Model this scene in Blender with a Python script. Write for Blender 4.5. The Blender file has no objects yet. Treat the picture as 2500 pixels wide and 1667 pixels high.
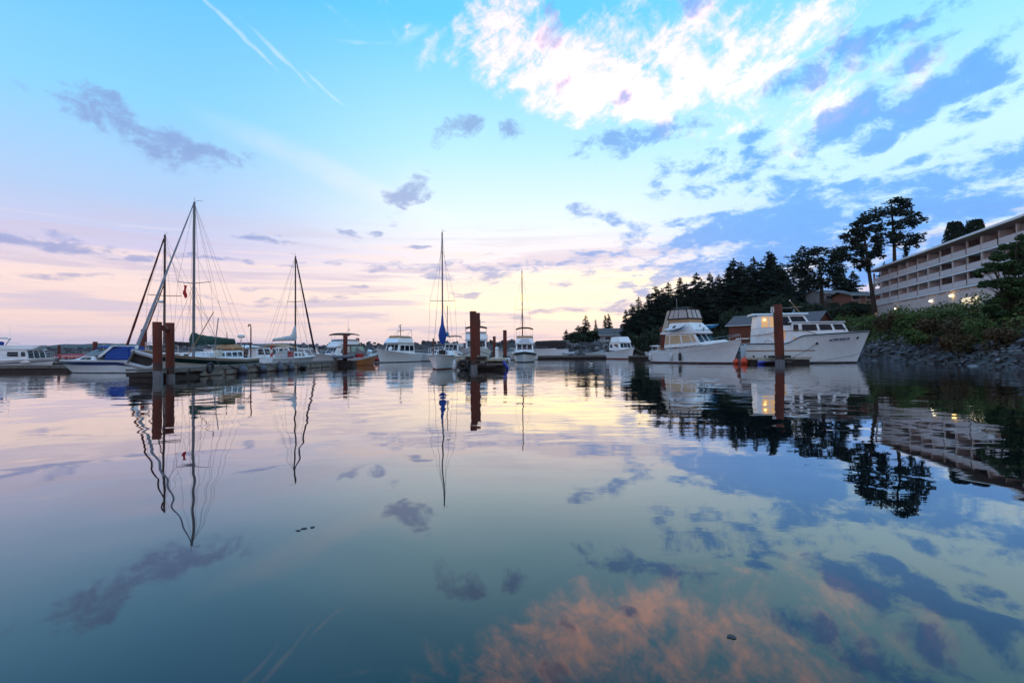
import bpy, bmesh, math, random
from mathutils import Vector, Matrix, noise as mnoise
R = math.radians
random.seed(7)
sc = bpy.context.scene
COL = sc.collection

# ------------------------------------------------------------------ camera
F, CX, CY, CAMH = 1300.0, 1250.0, 833.5, 1.4          # focal length and centre in photo pixels, eye height
cam_d = bpy.data.cameras.new('camera'); cam = bpy.data.objects.new('camera', cam_d); COL.objects.link(cam)
cam_d.sensor_width = 36; cam_d.lens = F/2500*36; cam_d.clip_start = .1; cam_d.clip_end = 20000
CAMM = Matrix.Rotation(R(90+1.17), 4, 'X') @ Matrix.Rotation(R(-.40), 4, 'Z')
cam.matrix_world = Matrix.Translation((0, 0, CAMH)) @ CAMM
sc.camera = cam
def ray(px, py):
    return CAMM.to_3x3() @ Vector(((px-CX)/F, (CY-py)/F, -1))
def at(px, py, Y):
    d = ray(px, py); k = Y/d.y
    return Vector((d.x*k, Y, CAMH+d.z*k))
def gx(px, Y, py=870): return at(px, py, Y).x
def gz(px, py, Y): return at(px, py, Y).z
def ael(px, py):
    d = ray(px, py).normalized()
    return math.degrees(math.atan2(d.x, d.y)), math.degrees(math.asin(d.z))

# ------------------------------------------------------------------ sky, sun, exposure
SUN_AZ, SUN_EL = 5.0, 2.5
w = bpy.data.worlds.new('World'); sc.world = w; w.use_nodes = True
NT = w.node_tree; NT.nodes.clear()
def N(t, **k):
    n = NT.nodes.new(t)
    for a, b in k.items(): setattr(n, a, b)
    return n
def L_(a, b): NT.links.new(a, b)
def inp(s, v):
    if hasattr(v, 'is_output') or isinstance(v, bpy.types.NodeSocket): L_(v, s)
    else: s.default_value = v
def math_(op, a, b=0.0, c=None, clamp=False):
    n = N('ShaderNodeMath', operation=op, use_clamp=clamp); inp(n.inputs[0], a); inp(n.inputs[1], b)
    if c is not None: inp(n.inputs[2], c)
    return n.outputs[0]
def vec_(x, y, z=0.0):
    n = N('ShaderNodeCombineXYZ'); inp(n.inputs[0], x); inp(n.inputs[1], y); inp(n.inputs[2], z); return n.outputs[0]
def vmath(op, a, b):
    n = N('ShaderNodeVectorMath', operation=op); inp(n.inputs[0], a); inp(n.inputs[1], b); return n.outputs[0]
def mixc(f, a, b, blend='MIX'):
    n = N('ShaderNodeMix', data_type='RGBA', blend_type=blend); n.clamp_result = False
    inp(n.inputs[0], f)
    for s, v in ((n.inputs[6], a), (n.inputs[7], b)):
        if isinstance(v, tuple): s.default_value = (*v[:3], 1)
        else: L_(v, s)
    return n.outputs[2]
def noise_(v, scale, detail=5, rough=.55, dist=0.0):
    n = N('ShaderNodeTexNoise'); L_(v, n.inputs['Vector']); n.inputs['Scale'].default_value = scale
    n.inputs['Detail'].default_value = detail; n.inputs['Roughness'].default_value = rough; n.inputs['Distortion'].default_value = dist
    return n
def sstep(v, lo, hi):
    n = N('ShaderNodeMapRange', interpolation_type='SMOOTHSTEP'); inp(n.inputs[0], v); n.inputs[1].default_value = lo; n.inputs[2].default_value = hi
    return n.outputs[0]
def ramp(v, stops):
    n = N('ShaderNodeValToRGB'); L_(v, n.inputs[0]); e = n.color_ramp.elements
    while len(e) < len(stops): e.new(.5)
    for q, (p, c) in zip(e, stops): q.position = p; q.color = (*c, 1)
    return n.outputs[0]
tc = N('ShaderNodeTexCoord'); sep = N('ShaderNodeSeparateXYZ'); L_(tc.outputs['Generated'], sep.inputs[0])
dx, dy, dz = sep.outputs
AZ = math_('MULTIPLY', math_('ARCTAN2', dx, dy), 57.29578)
EL = math_('MULTIPLY', math_('ARCSINE', math_('ABSOLUTE', dz)), 57.29578)
ELn = math_('DIVIDE', EL, 90.0)
AE = vec_(AZ, EL)
# cloud-deck coordinates: where the line of sight meets a flat layer overhead
kz = math_('ADD', math_('ABSOLUTE', dz), .10)
PL = vec_(math_('DIVIDE', dx, kz), math_('DIVIDE', dy, kz))
def S(*rgb):      # sRGB bytes -> linear
    return tuple(((c/255)/12.92 if c/255 <= .04045 else ((c/255+.055)/1.055)**2.4) for c in rgb)
def mul(c, k): return tuple(x*k for x in c)
left = ramp(ELn, [(0, mul(S(214,198,214),1.0)), (.035, mul(S(242,212,206),1.0)), (.075, mul(S(246,220,214),1.0)), (.105, mul(S(206,200,228),1.0)),
                  (.155, mul(S(176,202,238),1)), (.24, mul(S(138,206,250),1)), (.38, mul(S(88,186,255),1)), (.60, S(96,178,246)), (1, S(100,178,245))])
cent = ramp(ELn, [(0, S(244,212,212)), (.03, S(252,226,214)), (.07, mul(S(255,234,214),1.1)), (.11, S(250,236,238)),
                  (.155, mul(S(232,246,255),.98)), (.23, mul(S(186,234,255),1.0)), (.36, S(106,204,255)), (.60, S(104,184,246)), (1, S(100,178,245))])
right = ramp(ELn, [(0, S(232,190,202)), (.03, S(240,206,214)), (.08, S(200,215,245)), (.14, S(196,232,255)),
                   (.20, S(200,240,255)), (.28, S(160,228,255)), (.40, S(108,204,255)), (.60, S(104,184,246)), (1, S(100,178,245))])
back = ramp(ELn, [(0, S(200,194,214)), (.08, S(214,206,224)), (.2, S(196,212,240)), (.4, S(150,202,248)), (1, S(100,178,245))])
sky = mixc(sstep(AZ, -34, -4), left, cent)
sky = mixc(sstep(AZ, 6, 34), sky, right)
sky = mixc(sstep(math_('ABSOLUTE', AZ), 60, 130), sky, back)
nish = N('ShaderNodeTexSky', sky_type='NISHITA'); nish.sun_disc = False; nish.sun_elevation = R(SUN_EL); nish.sun_rotation = R(SUN_AZ)
sky = mixc(1.0, sky, mixc(1.0, nish.outputs[0], (.003, .003, .003), 'MULTIPLY'), 'ADD')
# ragged coordinates for every cloud
AE3 = vec_(AZ, EL, 1.0)
def dot_(v, c):
    n = N('ShaderNodeVectorMath', operation='DOT_PRODUCT'); L_(v, n.inputs[0]); n.inputs[1].default_value = c; return n.outputs['Value']
LG = math_('MULTIPLY', math_('LOGARITHM', math_('ADD', EL, 5.0), 2.718), 7.5)
CO = vec_(math_('MULTIPLY', AZ, .20), LG)
wn = noise_(CO, .55, 3, .6); wv = vmath('MULTIPLY', vmath('SUBTRACT', wn.outputs['Color'], (.5, .5, .5)), (8, 4.2, 0))
AEW = vmath('ADD', AE3, wv)
AES = vmath('ADD', AE3, vmath('MULTIPLY', wv, (.3, .3, 0)))
fine = noise_(CO, 1.5, 6, .68, .25).outputs['Fac']
strk = noise_(vmath('MULTIPLY', AE, (.02, .36, 0)), 2.2, 4, .6, .6).outputs['Fac']
FIB = vec_(dot_(AE3, (.062, .036, 0)), dot_(AE3, (-.10, .155, 0)))
fib = noise_(FIB, 2.0, 5, .68, .9).outputs['Fac']
_BC = {}
def blob(b, co, key):
    if (key, b) in _BC: return _BC[key, b]
    px, py, rx, ry, rot, wt = b
    if key == 'w': rx *= 1.15; ry *= 1.2
    a, e = ael(px, py); k = 57.3/F*math.cos(R(a)); c, s_ = math.cos(R(rot)), math.sin(R(rot)); q = math.sqrt(wt)
    A = (c/(rx*k)*q, s_/(rx*k)*q); B = (-s_/(ry*k)*q, c/(ry*k)*q)
    u = dot_(co, (*A, -(A[0]*a+A[1]*e))); v = dot_(co, (*B, -(B[0]*a+B[1]*e)))
    _BC[key, b] = r_ = math_('SUBTRACT', wt, math_('MULTIPLY_ADD', v, v, math_('MULTIPLY', u, u)))
    return r_
def field(blobs, co):
    out = None
    for b in blobs:
        f_ = blob(b, co, 'w' if co is AEW else 's')
        out = f_ if out is None else math_('MAXIMUM', out, f_)
    return math_('MAXIMUM', out, 0.0)
GLOW = [(1390, 704, 400, 50, 0, .95), (1330, 690, 220, 30, 0, 1.0), (1280, 738, 300, 24, 2, .9), (1460, 770, 240, 20, 0, .7)]
CIR = [(1240, 30, 130, 110, 20, .9), (1190, 110, 90, 120, 30, .8), (1300, 140, 160, 100, -25, 1.0), (1400, 190, 190, 85, -22, 1.1), (1520, 220, 190, 70, -25, 1.1), (1640, 245, 170, 60, -10, .9),
       (1720, 180, 220, 120, 30, .85), (1860, 150, 260, 110, 25, .8), (1650, 100, 280, 110, -10, .75), (1990, 240, 190, 130, 30, .6), (2180, 170, 170, 120, 30, .45), (1080, 120, 80, 50, 20, .5), (960, 20, 110, 40, -50, .4)]
WISP = [(560, 60, 170, 8, -36, .95), (680, 140, 150, 7, -33, .8), (800, 225, 90, 6, -34, .9), (870, 100, 130, 7, 4, .6), (740, 195, 120, 9, -36, .5), (1010, 85, 70, 14, 30, .6), (950, 60, 70, 11, -50, .5), (820, 30, 80, 9, -30, .5)]
PINK = [(800, 420, 360, 40, -18, .8), (920, 470, 240, 34, -14, .8), (1010, 450, 70, 60, 30, .5)]
DARK = [(230, 290, 150, 38, -14, .85), (330, 330, 190, 40, -12, .95), (450, 365, 130, 36, 5, 1.0), (300, 278, 120, 22, -8, .7), (410, 345, 200, 60, -14, .5), (120, 600, 140, 28, -4, .95), (20, 588, 90, 22, 0, .9), (660, 578, 75, 15, 4, .95), (315, 645, 60, 9, 2, .8), (560, 640, 190, 11, 1, .6),
      (1128, 318, 62, 30, 25, .8), (1245, 320, 42, 20, 0, .75), (1000, 470, 70, 40, 45, .7), (930, 558, 40, 9, 2, .8), (850, 563, 40, 9, 0, .7), (1015, 590, 28, 7, 0, .8), (880, 708, 60, 8, 2, .8), (1125, 714, 36, 11, 2, .95),
      (1540, 340, 160, 40, 4, .85), (1500, 365, 110, 30, 5, .7), (1620, 318, 140, 16, 6, .85), (1640, 285, 32, 14, 30, .9), (1820, 320, 50, 24, 40, .75), (1785, 370, 46, 17, 5, .85), (1730, 415, 150, 60, 10, .62), (1790, 435, 120, 36, 20, .75),
      (1930, 440, 130, 46, 0, .8), (1450, 527, 95, 24, -12, .85), (1540, 560, 66, 26, -30, .65), (1670, 552, 60, 18, 5, .9), (1810, 562, 240, 50, 12, 1.25), (1950, 545, 230, 85, 15, 1.3), (1760, 575, 140, 34, 6, 1.0),
      (2150, 545, 360, 90, 12, 1.15), (2330, 450, 330, 60, 18, 1.0), (2450, 570, 280, 100, 15, .85), (2200, 625, 330, 85, 8, 1.1), (1900, 622, 270, 56, 8, 1.3), (1700, 660, 160, 26, 5, .9), (1990, 500, 70, 70, 40, .75),
      (2100, 285, 120, 60, 35, 1.2), (2080, 305, 140, 56, 5, 1.15), (2250, 255, 200, 46, 32, 1.3), (2350, 210, 120, 38, 24, 1.05), (2040, 130, 120, 56, 25, .9), (1980, 190, 150, 32, 10, .85), (2130, 110, 120, 42, 30, .85), (2260, 130, 100, 40, 25, .65),
      (2030, 65, 54, 22, 20, .75), (2330, 20, 180, 36, 8, .8), (1680, 20, 130, 34, 0, .5), (1340, 85, 70, 50, 30, .5), (1385, 205, 28, 30, 30, .65), (1500, 230, 32, 15, 20, .7), (2200, 412, 140, 18, 18, .65), (2060, 392, 54, 12, 0, .75), (2440, 240, 170, 24, 20, .65),
      (1540, 712, 44, 10, 0, .95), (1545, 743, 100, 9, 1, .9), (1480, 668, 210, 18, 6, .5), (1420, 640, 280, 40, 6, .5), (1600, 690, 100, 15, 4, .75), (2480, 380, 120, 30, 20, .7), (1260, 655, 320, 20, 2, .62), (1000, 640, 280, 15, 1, .52), (1520, 690, 220, 14, 3, .6), (1440, 762, 240, 16, 2, .7), (1650, 772, 170, 12, 0, .7), (300, 690, 380, 14, 1, .5), (700, 735, 300, 10, 1, .5)]
def bounds(b, grow):
    px, py, rx, ry, rot, wt = b
    a, e = ael(px, py); k = 57.3/F*math.cos(R(a)); c, s_ = abs(math.cos(R(rot))), abs(math.sin(R(rot)))
    ex, ey = (rx*c+ry*s_)*k, (rx*s_+ry*c)*k
    return a-ex-4*grow, a+ex+4*grow, e-ey-2.1*grow, e+ey+2.1*grow
def pick(blobs, cell, grow=1.0):
    a0, a1, e0, e1 = cell; o = []
    for b in blobs:
        l, r, d, u = bounds(b, grow)
        if r > a0 and l < a1 and u > e0 and d < e1: o.append(b)
    return o
def leaf(cell):
    c = sky
    lowf = sstep(EL, 16.0, 6.0)
    if cell[2] < 16:
        c = mixc(math_('MULTIPLY', math_('MULTIPLY', sstep(strk, .49, .62), lowf), .7), c, S(206,192,212))
        c = mixc(math_('MULTIPLY', math_('MULTIPLY', sstep(strk, .46, .34), lowf), .6), c, S(255,228,216))
    b = pick(GLOW, cell, .3)
    if b:
        gl = math_('MULTIPLY', sstep(field(b, AES), .0, 1.0), math_('ADD', .12, math_('MULTIPLY', sstep(strk, .40, .60), .75)))
        c = mixc(gl, c, (2.0, 1.5, .70))
    b = pick(CIR, cell)
    if b:
        cf = field(b, AEW)
        v = math_('ADD', cf, math_('ADD', math_('MULTIPLY', math_('SUBTRACT', fib, .5), 1.5), math_('MULTIPLY', math_('SUBTRACT', fine, .5), 2.2)))
        ci = math_('MULTIPLY', sstep(v, .25, 1.85), sstep(cf, .0, .35))
        c = mixc(math_('MULTIPLY', ci, .95), c, (2.4, 1.28, .96))
    b = pick(WISP, cell, .3)
    if b:
        c = mixc(math_('MULTIPLY', sstep(math_('ADD', field(b, AES), math_('MULTIPLY', math_('SUBTRACT', fib, .5), 1.2)),   .25, 1.2), .28), c, (1.1, 1.03, 1.0))
    b = pick(PINK, cell, .3)
    if b: c = mixc(math_('MULTIPLY', sstep(field(b, AES), .0, 1.0), math_('MULTIPLY', fine, .26)), c, (1.3, .98, .92))
    b = pick(DARK, cell)
    if b:
        df = field(b, AEW)
        ragg = math_('ADD', df, math_('MULTIPLY', math_('SUBTRACT', fine, .5), 4.0))
        dk = math_('MULTIPLY', sstep(ragg, .22, 1.05), sstep(df, .0, .34))
        dc = mixc(sstep(AZ, -10, 28), S(134,152,204), S(90,164,244))
        dc = mixc(math_('MULTIPLY', sstep(EL, 10, 2.5), sstep(AZ, 34, 14)), dc, S(190,176,194))
        dc = mixc(math_('MULTIPLY', sstep(ragg, .7, 1.5), .4), dc, mixc(sstep(AZ, -10, 28), S(116,136,196), S(74,148,240)))
        c = mixc(math_('MULTIPLY', dk, math_('MULTIPLY_ADD', sstep(AZ, -5, 25), .12, .68)), c, dc)
    bgn = N('ShaderNodeBackground'); L_(c, bgn.inputs[0]); bgn.inputs[1].default_value = 1.0
    return bgn.outputs[0]
def branch(test, lo, hi):
    m = N('ShaderNodeMixShader'); L_(test, m.inputs[0]); L_(lo, m.inputs[1]); L_(hi, m.inputs[2]); return m.outputs[0]
def column(a0, a1):
    es = [0, 9, 20, 52]
    lv = [leaf((a0, a1, es[i], es[i+1])) for i in range(3)]
    return branch(math_('GREATER_THAN', EL, 9), lv[0], branch(math_('GREATER_THAN', EL, 20), lv[1], lv[2]))
azs = [-62, -24, -4, 10, 24, 36, 62]
cols = [column(azs[i], azs[i+1]) for i in range(6)]
gt = lambda v: math_('GREATER_THAN', AZ, v)
front = branch(gt(10), branch(gt(-4), branch(gt(-24), cols[0], cols[1]), cols[2]), branch(gt(36), branch(gt(24), cols[3], cols[4]), cols[5]))
# the same broken cloud carried on round the rest of the sky
rest = math_('MULTIPLY', sstep(noise_(PL, 1.1, 4, .6).outputs['Fac'], .50, .70), math_('MAXIMUM', sstep(math_('ABSOLUTE', AZ), 58, 80), sstep(EL, 48, 60)))
rb = N('ShaderNodeBackground'); L_(mixc(math_('MULTIPLY', rest, .7), sky, (1.6, 1.25, 1.15)), rb.inputs[0])
inside = math_('MULTIPLY', math_('LESS_THAN', math_('ABSOLUTE', AZ), 60.0), math_('LESS_THAN', EL, 50.0))
wo = N('ShaderNodeOutputWorld'); L_(branch(inside, rb.outputs[0], front), wo.inputs[0])
w.cycles.sampling_method = 'MANUAL'; w.cycles.sample_map_resolution = 256
sd = bpy.data.lights.new('sun', 'SUN'); sun = bpy.data.objects.new('sun', sd); COL.objects.link(sun)
sd.energy = .003; sd.angle = R(20); sd.color = (1, .72, .5)
sun.rotation_euler = (R(90-SUN_EL), 0, R(180-SUN_AZ))
sc.view_settings.view_transform = 'Standard'; sc.view_settings.look = 'None'; sc.view_settings.exposure = .18; sc.view_settings.gamma = 1
sc.cycles.use_denoising = True; sc.cycles.max_bounces = 6; sc.cycles.glossy_bounces = 4; sc.cycles.transparent_max_bounces = 12
sc.cycles.caustics_reflective = False; sc.cycles.caustics_refractive = False
# ------------------------------------------------------------------ materials
MATS = {}
def mat(name, col, rough=.5, col2=None, nscale=3.0, bump=0.0, bscale=20.0, metal=0.0, spec=.5, emit=None, stretch=(1,1,1), contrast=(.35,.7), alpha=1.0, trans=0.0):
    if name in MATS: return MATS[name]
    m = bpy.data.materials.new(name); m.use_nodes = True; t = m.node_tree; b = t.nodes['Principled BSDF']
    b.inputs['Base Color'].default_value = (*col, 1); b.inputs['Roughness'].default_value = rough
    b.inputs['Metallic'].default_value = metal; b.inputs['Specular IOR Level'].default_value = spec
    b.inputs['Alpha'].default_value = alpha; b.inputs['Transmission Weight'].default_value = trans
    tcn = t.nodes.new('ShaderNodeTexCoord'); mp = t.nodes.new('ShaderNodeMapping'); mp.inputs['Scale'].default_value = stretch
    t.links.new(tcn.outputs['Object'], mp.inputs[0])
    if col2 is None: col2 = tuple(c*.82 for c in col)
    nz = t.nodes.new('ShaderNodeTexNoise'); nz.inputs['Scale'].default_value = nscale; nz.inputs['Detail'].default_value = 6; nz.inputs['Roughness'].default_value = .65
    t.links.new(mp.outputs[0], nz.inputs['Vector'])
    cr = t.nodes.new('ShaderNodeValToRGB'); cr.color_ramp.elements[0].position = contrast[0]; cr.color_ramp.elements[1].position = contrast[1]
    cr.color_ramp.elements[0].color = (*col, 1); cr.color_ramp.elements[1].color = (*col2, 1)
    t.links.new(nz.outputs['Fac'], cr.inputs[0]); t.links.new(cr.outputs[0], b.inputs['Base Color'])
    if bump:
        n2 = t.nodes.new('ShaderNodeTexNoise'); n2.inputs['Scale'].default_value = bscale; n2.inputs['Detail'].default_value = 5
        t.links.new(mp.outputs[0], n2.inputs['Vector'])
        bp = t.nodes.new('ShaderNodeBump'); bp.inputs['Strength'].default_value = bump; bp.inputs['Distance'].default_value = .05
        t.links.new(n2.outputs['Fac'], bp.inputs['Height']); t.links.new(bp.outputs[0], b.inputs['Normal'])
    if emit:
        b.inputs['Emission Color'].default_value = (*emit[0], 1); b.inputs['Emission Strength'].default_value = emit[1]
    MATS[name] = m; return m

# ------------------------------------------------------------------ water
def water_mat():
    m = bpy.data.materials.new('water'); m.use_nodes = True; t = m.node_tree; b = t.nodes['Principled BSDF']
    b.inputs['Base Color'].default_value = (.0015, .005, .007, 1); b.inputs['Roughness'].default_value = .012; b.inputs['IOR'].default_value = 1.33; b.inputs['Coat Weight'].default_value = 1; b.inputs['Coat IOR'].default_value = 1.25; b.inputs['Coat Roughness'].default_value = .012
    tcn = t.nodes.new('ShaderNodeTexCoord')
    def nz(scale, stretch, detail, dist=0):
        mp = t.nodes.new('ShaderNodeMapping'); mp.inputs['Scale'].default_value = stretch; t.links.new(tcn.outputs['Object'], mp.inputs[0])
        n = t.nodes.new('ShaderNodeTexNoise'); n.inputs['Scale'].default_value = scale; n.inputs['Detail'].default_value = detail; n.inputs['Distortion'].default_value = dist
        t.links.new(mp.outputs[0], n.inputs['Vector']); return n.outputs['Fac']
    def mm(op, a, b_):
        n = t.nodes.new('ShaderNodeMath'); n.operation = op
        for s, v in zip(n.inputs, (a, b_)):
            if isinstance(v, (int, float)): s.default_value = v
            else: t.links.new(v, s)
        return n.outputs[0]
    swell = nz(.30, (1, .9, 1), 2, .4)            # long lazy undulation, metres across
    rip = nz(1.1, (.55, 1.3, 1), 2, .3)           # ripples
    patch = nz(.06, (1, 1.6, 1), 2)               # where a breath of wind touches the water
    mr = t.nodes.new('ShaderNodeMapRange'); mr.inputs[1].default_value = .42; mr.inputs[2].default_value = .62; t.links.new(patch, mr.inputs[0])
    sepn = t.nodes.new('ShaderNodeSeparateXYZ'); t.links.new(tcn.outputs['Object'], sepn.inputs[0])
    far = t.nodes.new('ShaderNodeMapRange'); far.inputs[1].default_value = 4; far.inputs[2].default_value = 26; far.inputs[3].default_value = .05; far.inputs[4].default_value = 1; t.links.new(sepn.outputs[1], far.inputs[0])
    h = mm('ADD', mm('MULTIPLY', swell, .030), mm('MULTIPLY', mm('MULTIPLY', rip, mm('ADD', mm('MULTIPLY', mr.outputs[0], .9), .35)), mm('MULTIPLY', far.outputs[0], .015)))
    fin = nz(4.5, (.5, 1.4, 1), 2); cat = nz(.11, (.5, 1.5, 1), 3); mr2 = t.nodes.new('ShaderNodeMapRange'); mr2.inputs[1].default_value = .5; mr2.inputs[2].default_value = .62; t.links.new(cat, mr2.inputs[0])
    h = mm('ADD', h, mm('MULTIPLY', mm('MULTIPLY', fin, mr2.outputs[0]), .0011))
    bp = t.nodes.new('ShaderNodeBump'); bp.inputs['Strength'].default_value = 1; bp.inputs['Distance'].default_value = 1.0
    t.links.new(h, bp.inputs['Height']); t.links.new(bp.outputs[0], b.inputs['Normal']); t.links.new(bp.outputs[0], b.inputs['Coat Normal'])
    return m
def quick(name, verts, faces, m, kind=None, parent=None, smooth=False):
    me = bpy.data.meshes.new(name); me.from_pydata(verts, [], faces); me.update(); me.materials.append(m)
    if smooth: me.polygons.foreach_set('use_smooth', [True]*len(me.polygons))
    o = bpy.data.objects.new(name, me); COL.objects.link(o)
    if kind: o['kind'] = kind
    if parent: o.parent = parent
    return o
water = quick('water', [(-5200, -300, 0), (5200, -300, 0), (5200, 6900, 0), (-5200, 6900, 0)], [(0, 1, 2, 3)], water_mat(), 'structure')
# ------------------------------------------------------------------ mesh kit
V = Vector
class MB:
    def __init__(s): s.v = []; s.f = []
    def add(s, vs, fs):
        o = len(s.v); s.v += [tuple(p) for p in vs]; s.f += [tuple(i+o for i in f) for f in fs]; return s
    def box(s, c, d, rz=0.0):
        x, y, z = d[0]/2, d[1]/2, d[2]/2; m = Matrix.Rotation(rz, 3, 'Z')
        vs = [m @ V((i*x, j*y, k*z)) + V(c) for k in (-1, 1) for (i, j) in ((-1,-1),(1,-1),(1,1),(-1,1))]
        return s.add(vs, [(3,2,1,0),(4,5,6,7),(0,1,5,4),(1,2,6,5),(2,3,7,6),(3,0,4,7)])
    def loft(s, rings, closed=True, cap=True):
        n = len(rings[0]); vs = [p for r in rings for p in r]; fs = []
        for i in range(len(rings)-1):
            for j in range(n if closed else n-1):
                k = (j+1) % n; fs.append((i*n+j, i*n+k, (i+1)*n+k, (i+1)*n+j))
        if cap and closed: fs += [tuple(range(n-1, -1, -1)), tuple((len(rings)-1)*n+j for j in range(n))]
        return s.add(vs, fs)
    def tube(s, pts, r, n=6, r2=None):
        pts = [V(p) for p in pts]; rings = []; r2 = r if r2 is None else r2
        for i, p in enumerate(pts):
            d = (pts[min(i+1, len(pts)-1)] - pts[max(i-1, 0)]).normalized()
            a = d.cross(V((0, 0, 1)))
            if a.length < .05: a = V((1, 0, 0))
            a.normalize(); b = d.cross(a); q = r + (r2-r)*i/max(1, len(pts)-1)
            rings.append([p + (a*math.cos(t*math.tau/n) + b*math.sin(t*math.tau/n))*q for t in range(n)])
        return s.loft(rings)
    def lathe(s, prof, c=(0,0,0), n=12, m=None):
        m = m or Matrix.Identity(3); c = V(c)
        return s.loft([[m @ V((r*math.cos(t*math.tau/n), r*math.sin(t*math.tau/n), z)) + c for t in range(n)] for r, z in prof])
    def slab(s, q, th):
        q = [V(p) for p in q]; nrm = (q[1]-q[0]).cross(q[-1]-q[0]).normalized()*th
        n = len(q); return s.loft([[p for p in q], [p+nrm for p in q]])
    def grid(s, rows):
        n = len(rows[0]); return s.add([p for r in rows for p in r], [(i*n+j, i*n+j+1, (i+1)*n+j+1, (i+1)*n+j) for i in range(len(rows)-1) for j in range(n-1)])
    def build(s, name, m, parent=None, smooth=False, bevel=0.0, label=None, kind=None):
        me = bpy.data.meshes.new(name); me.from_pydata(s.v, [], s.f); me.update()
        bm = bmesh.new(); bm.from_mesh(me); bmesh.ops.recalc_face_normals(bm, faces=bm.faces)
        if bevel:
            bmesh.ops.bevel(bm, geom=[e for e in bm.edges if len(e.link_faces) == 2 and e.calc_face_angle(0) > .5], offset=bevel, segments=2, affect='EDGES', clamp_overlap=True)
        if smooth:
            for f in bm.faces: f.smooth = True
            for e in bm.edges:
                if len(e.link_faces) == 2 and e.calc_face_angle(0) > .75: e.smooth = False
        bm.to_mesh(me); bm.free(); me.materials.append(m)
        o = bpy.data.objects.new(name, me); COL.objects.link(o)
        if parent: o.parent = parent
        if label: o['label'] = label
        if kind: o['kind'] = kind
        return o
def tag(o, label, cat, group=None):
    o['label'] = label; o['category'] = cat
    if group: o['group'] = group
    return o
def thing(name, label, cat, loc=(0,0,0), rz=0.0, group=None):
    o = bpy.data.objects.new(name, None); COL.objects.link(o); o.location = loc; o.rotation_euler = (0, 0, R(rz)); o.empty_display_size = .3
    return tag(o, label, cat, group)
def copy_tree(o, parent=None):
    c = o.copy(); COL.objects.link(c); c.parent = parent
    for k in list(o.children): copy_tree(k, c)
    return c
def text(name, body, size, m, parent, loc, rot, shear=0.0, extrude=.004, bold=0.0):
    cu = bpy.data.curves.new(name, 'FONT'); cu.body = body; cu.size = size; cu.shear = shear; cu.extrude = extrude; cu.align_x = 'CENTER'; cu.align_y = 'CENTER'; cu.offset = bold; cu.resolution_u = 3
    t = bpy.data.objects.new(name, cu); COL.objects.link(t); bpy.context.view_layer.update()
    me = bpy.data.meshes.new_from_object(t); bpy.data.objects.remove(t); bpy.data.curves.remove(cu)
    me.materials.clear(); me.materials.append(m)
    o = bpy.data.objects.new(name, me); COL.objects.link(o); o.parent = parent; o.location = loc; o.rotation_euler = rot
    return o
def lerp(a, b, t): return a+(b-a)*t

# colours of things
gel = mat('gelcoat', (.86,.86,.88), .28, (.78,.77,.76), 1.4)
gel2 = mat('gelcoat_cream', (.74,.71,.64), .35, (.62,.58,.50), 1.2)
gelb = mat('gelcoat_bluewhite', (.76,.80,.84), .28, (.66,.69,.72), 1.2)
deckm = mat('nonskid_deck', (.72,.73,.74), .6, (.60,.60,.60), 2.5, .1, 60)
bottom = mat('antifoul_dark', (.02,.02,.028), .6, (.04,.03,.03), 3)
bottomr = mat('antifoul_red', (.22,.05,.03), .6, (.14,.04,.03), 3)
navy = mat('navy_paint', (.015,.035,.14), .3, (.02,.05,.18), 2)
green = mat('dark_green_paint', (.008,.035,.03), .3, (.012,.05,.045), 2)
blackp = mat('black_paint', (.012,.012,.014), .4, (.03,.03,.03), 3)
glass = mat('dark_glass', (.010,.011,.018), .08, (.018,.02,.03), 1.0, spec=.18)
glassb = mat('pale_glass', (.20,.26,.30), .06, (.12,.15,.18), 1.2, spec=.8)
tanpane = mat('window_tan', (.62,.42,.24), .5, (.48,.30,.16), 3, stretch=(6,6,.6))  # opaque tan window panes with upright streaks
steel = mat('stainless', (.55,.55,.56), .28, (.42,.42,.43), 5, metal=.85)
alu = mat('mast_aluminium', (.20,.19,.21), .45, (.13,.125,.14), 2, metal=.1, stretch=(1,1,.2))
dmast = mat('mast_dark_brown', (.045,.016,.010), .45, (.07,.028,.018), 3, stretch=(4,4,.3))
wire = mat('rigging_wire', (.16,.14,.13), .4, metal=.5)
teak = mat('teak', (.33,.17,.075), .5, (.22,.11,.05), 4, stretch=(.6,4,4))
canvg = mat('green_canvas', (.008,.06,.042), .8, (.005,.03,.022), 3, .4, 9)
canvb = mat('blue_canvas', (.008,.06,.32), .75, (.005,.035,.22), 3, .35, 7)
canvd = mat('dark_canvas', (.018,.013,.014), .85, (.035,.022,.02), 3, .3, 9)
canvm = mat('maroon_canvas', (.075,.012,.012), .85, (.05,.008,.008), 3, .3, 9)
canvt = mat('tan_canvas', (.50,.30,.16), .8, (.40,.22,.11), 3, .3, 9)
canvw = mat('white_sailcloth', (.62,.62,.64), .8, (.46,.46,.50), 4, .5, 7)
canvl = mat('lavender_cover', (.55,.54,.60), .8, (.42,.41,.48), 3, .3, 6)
rust = mat('rusty_steel', (.15,.022,.007), .75, (.05,.009,.004), 1.3, .25, 14, stretch=(1,1,.35))
wetst = mat('wet_steel', (.045,.014,.009), .45, (.02,.009,.007), 2.5, .3, 14)
barn = mat('barnacle_crust', (.26,.25,.27), .9, (.07,.065,.07), 9, .9, 24)
wood = mat('weathered_wood', (.21,.18,.16), .85, (.09,.075,.068), 2.2, .35, 18, stretch=(1,1,3), contrast=(.3,.72))
woodl = mat('pale_timber', (.50,.44,.33), .8, (.34,.28,.20), 2.5, .3, 16)
woodd = mat('wet_timber', (.045,.03,.026), .7, (.02,.014,.012), 3, .4, 14)
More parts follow.
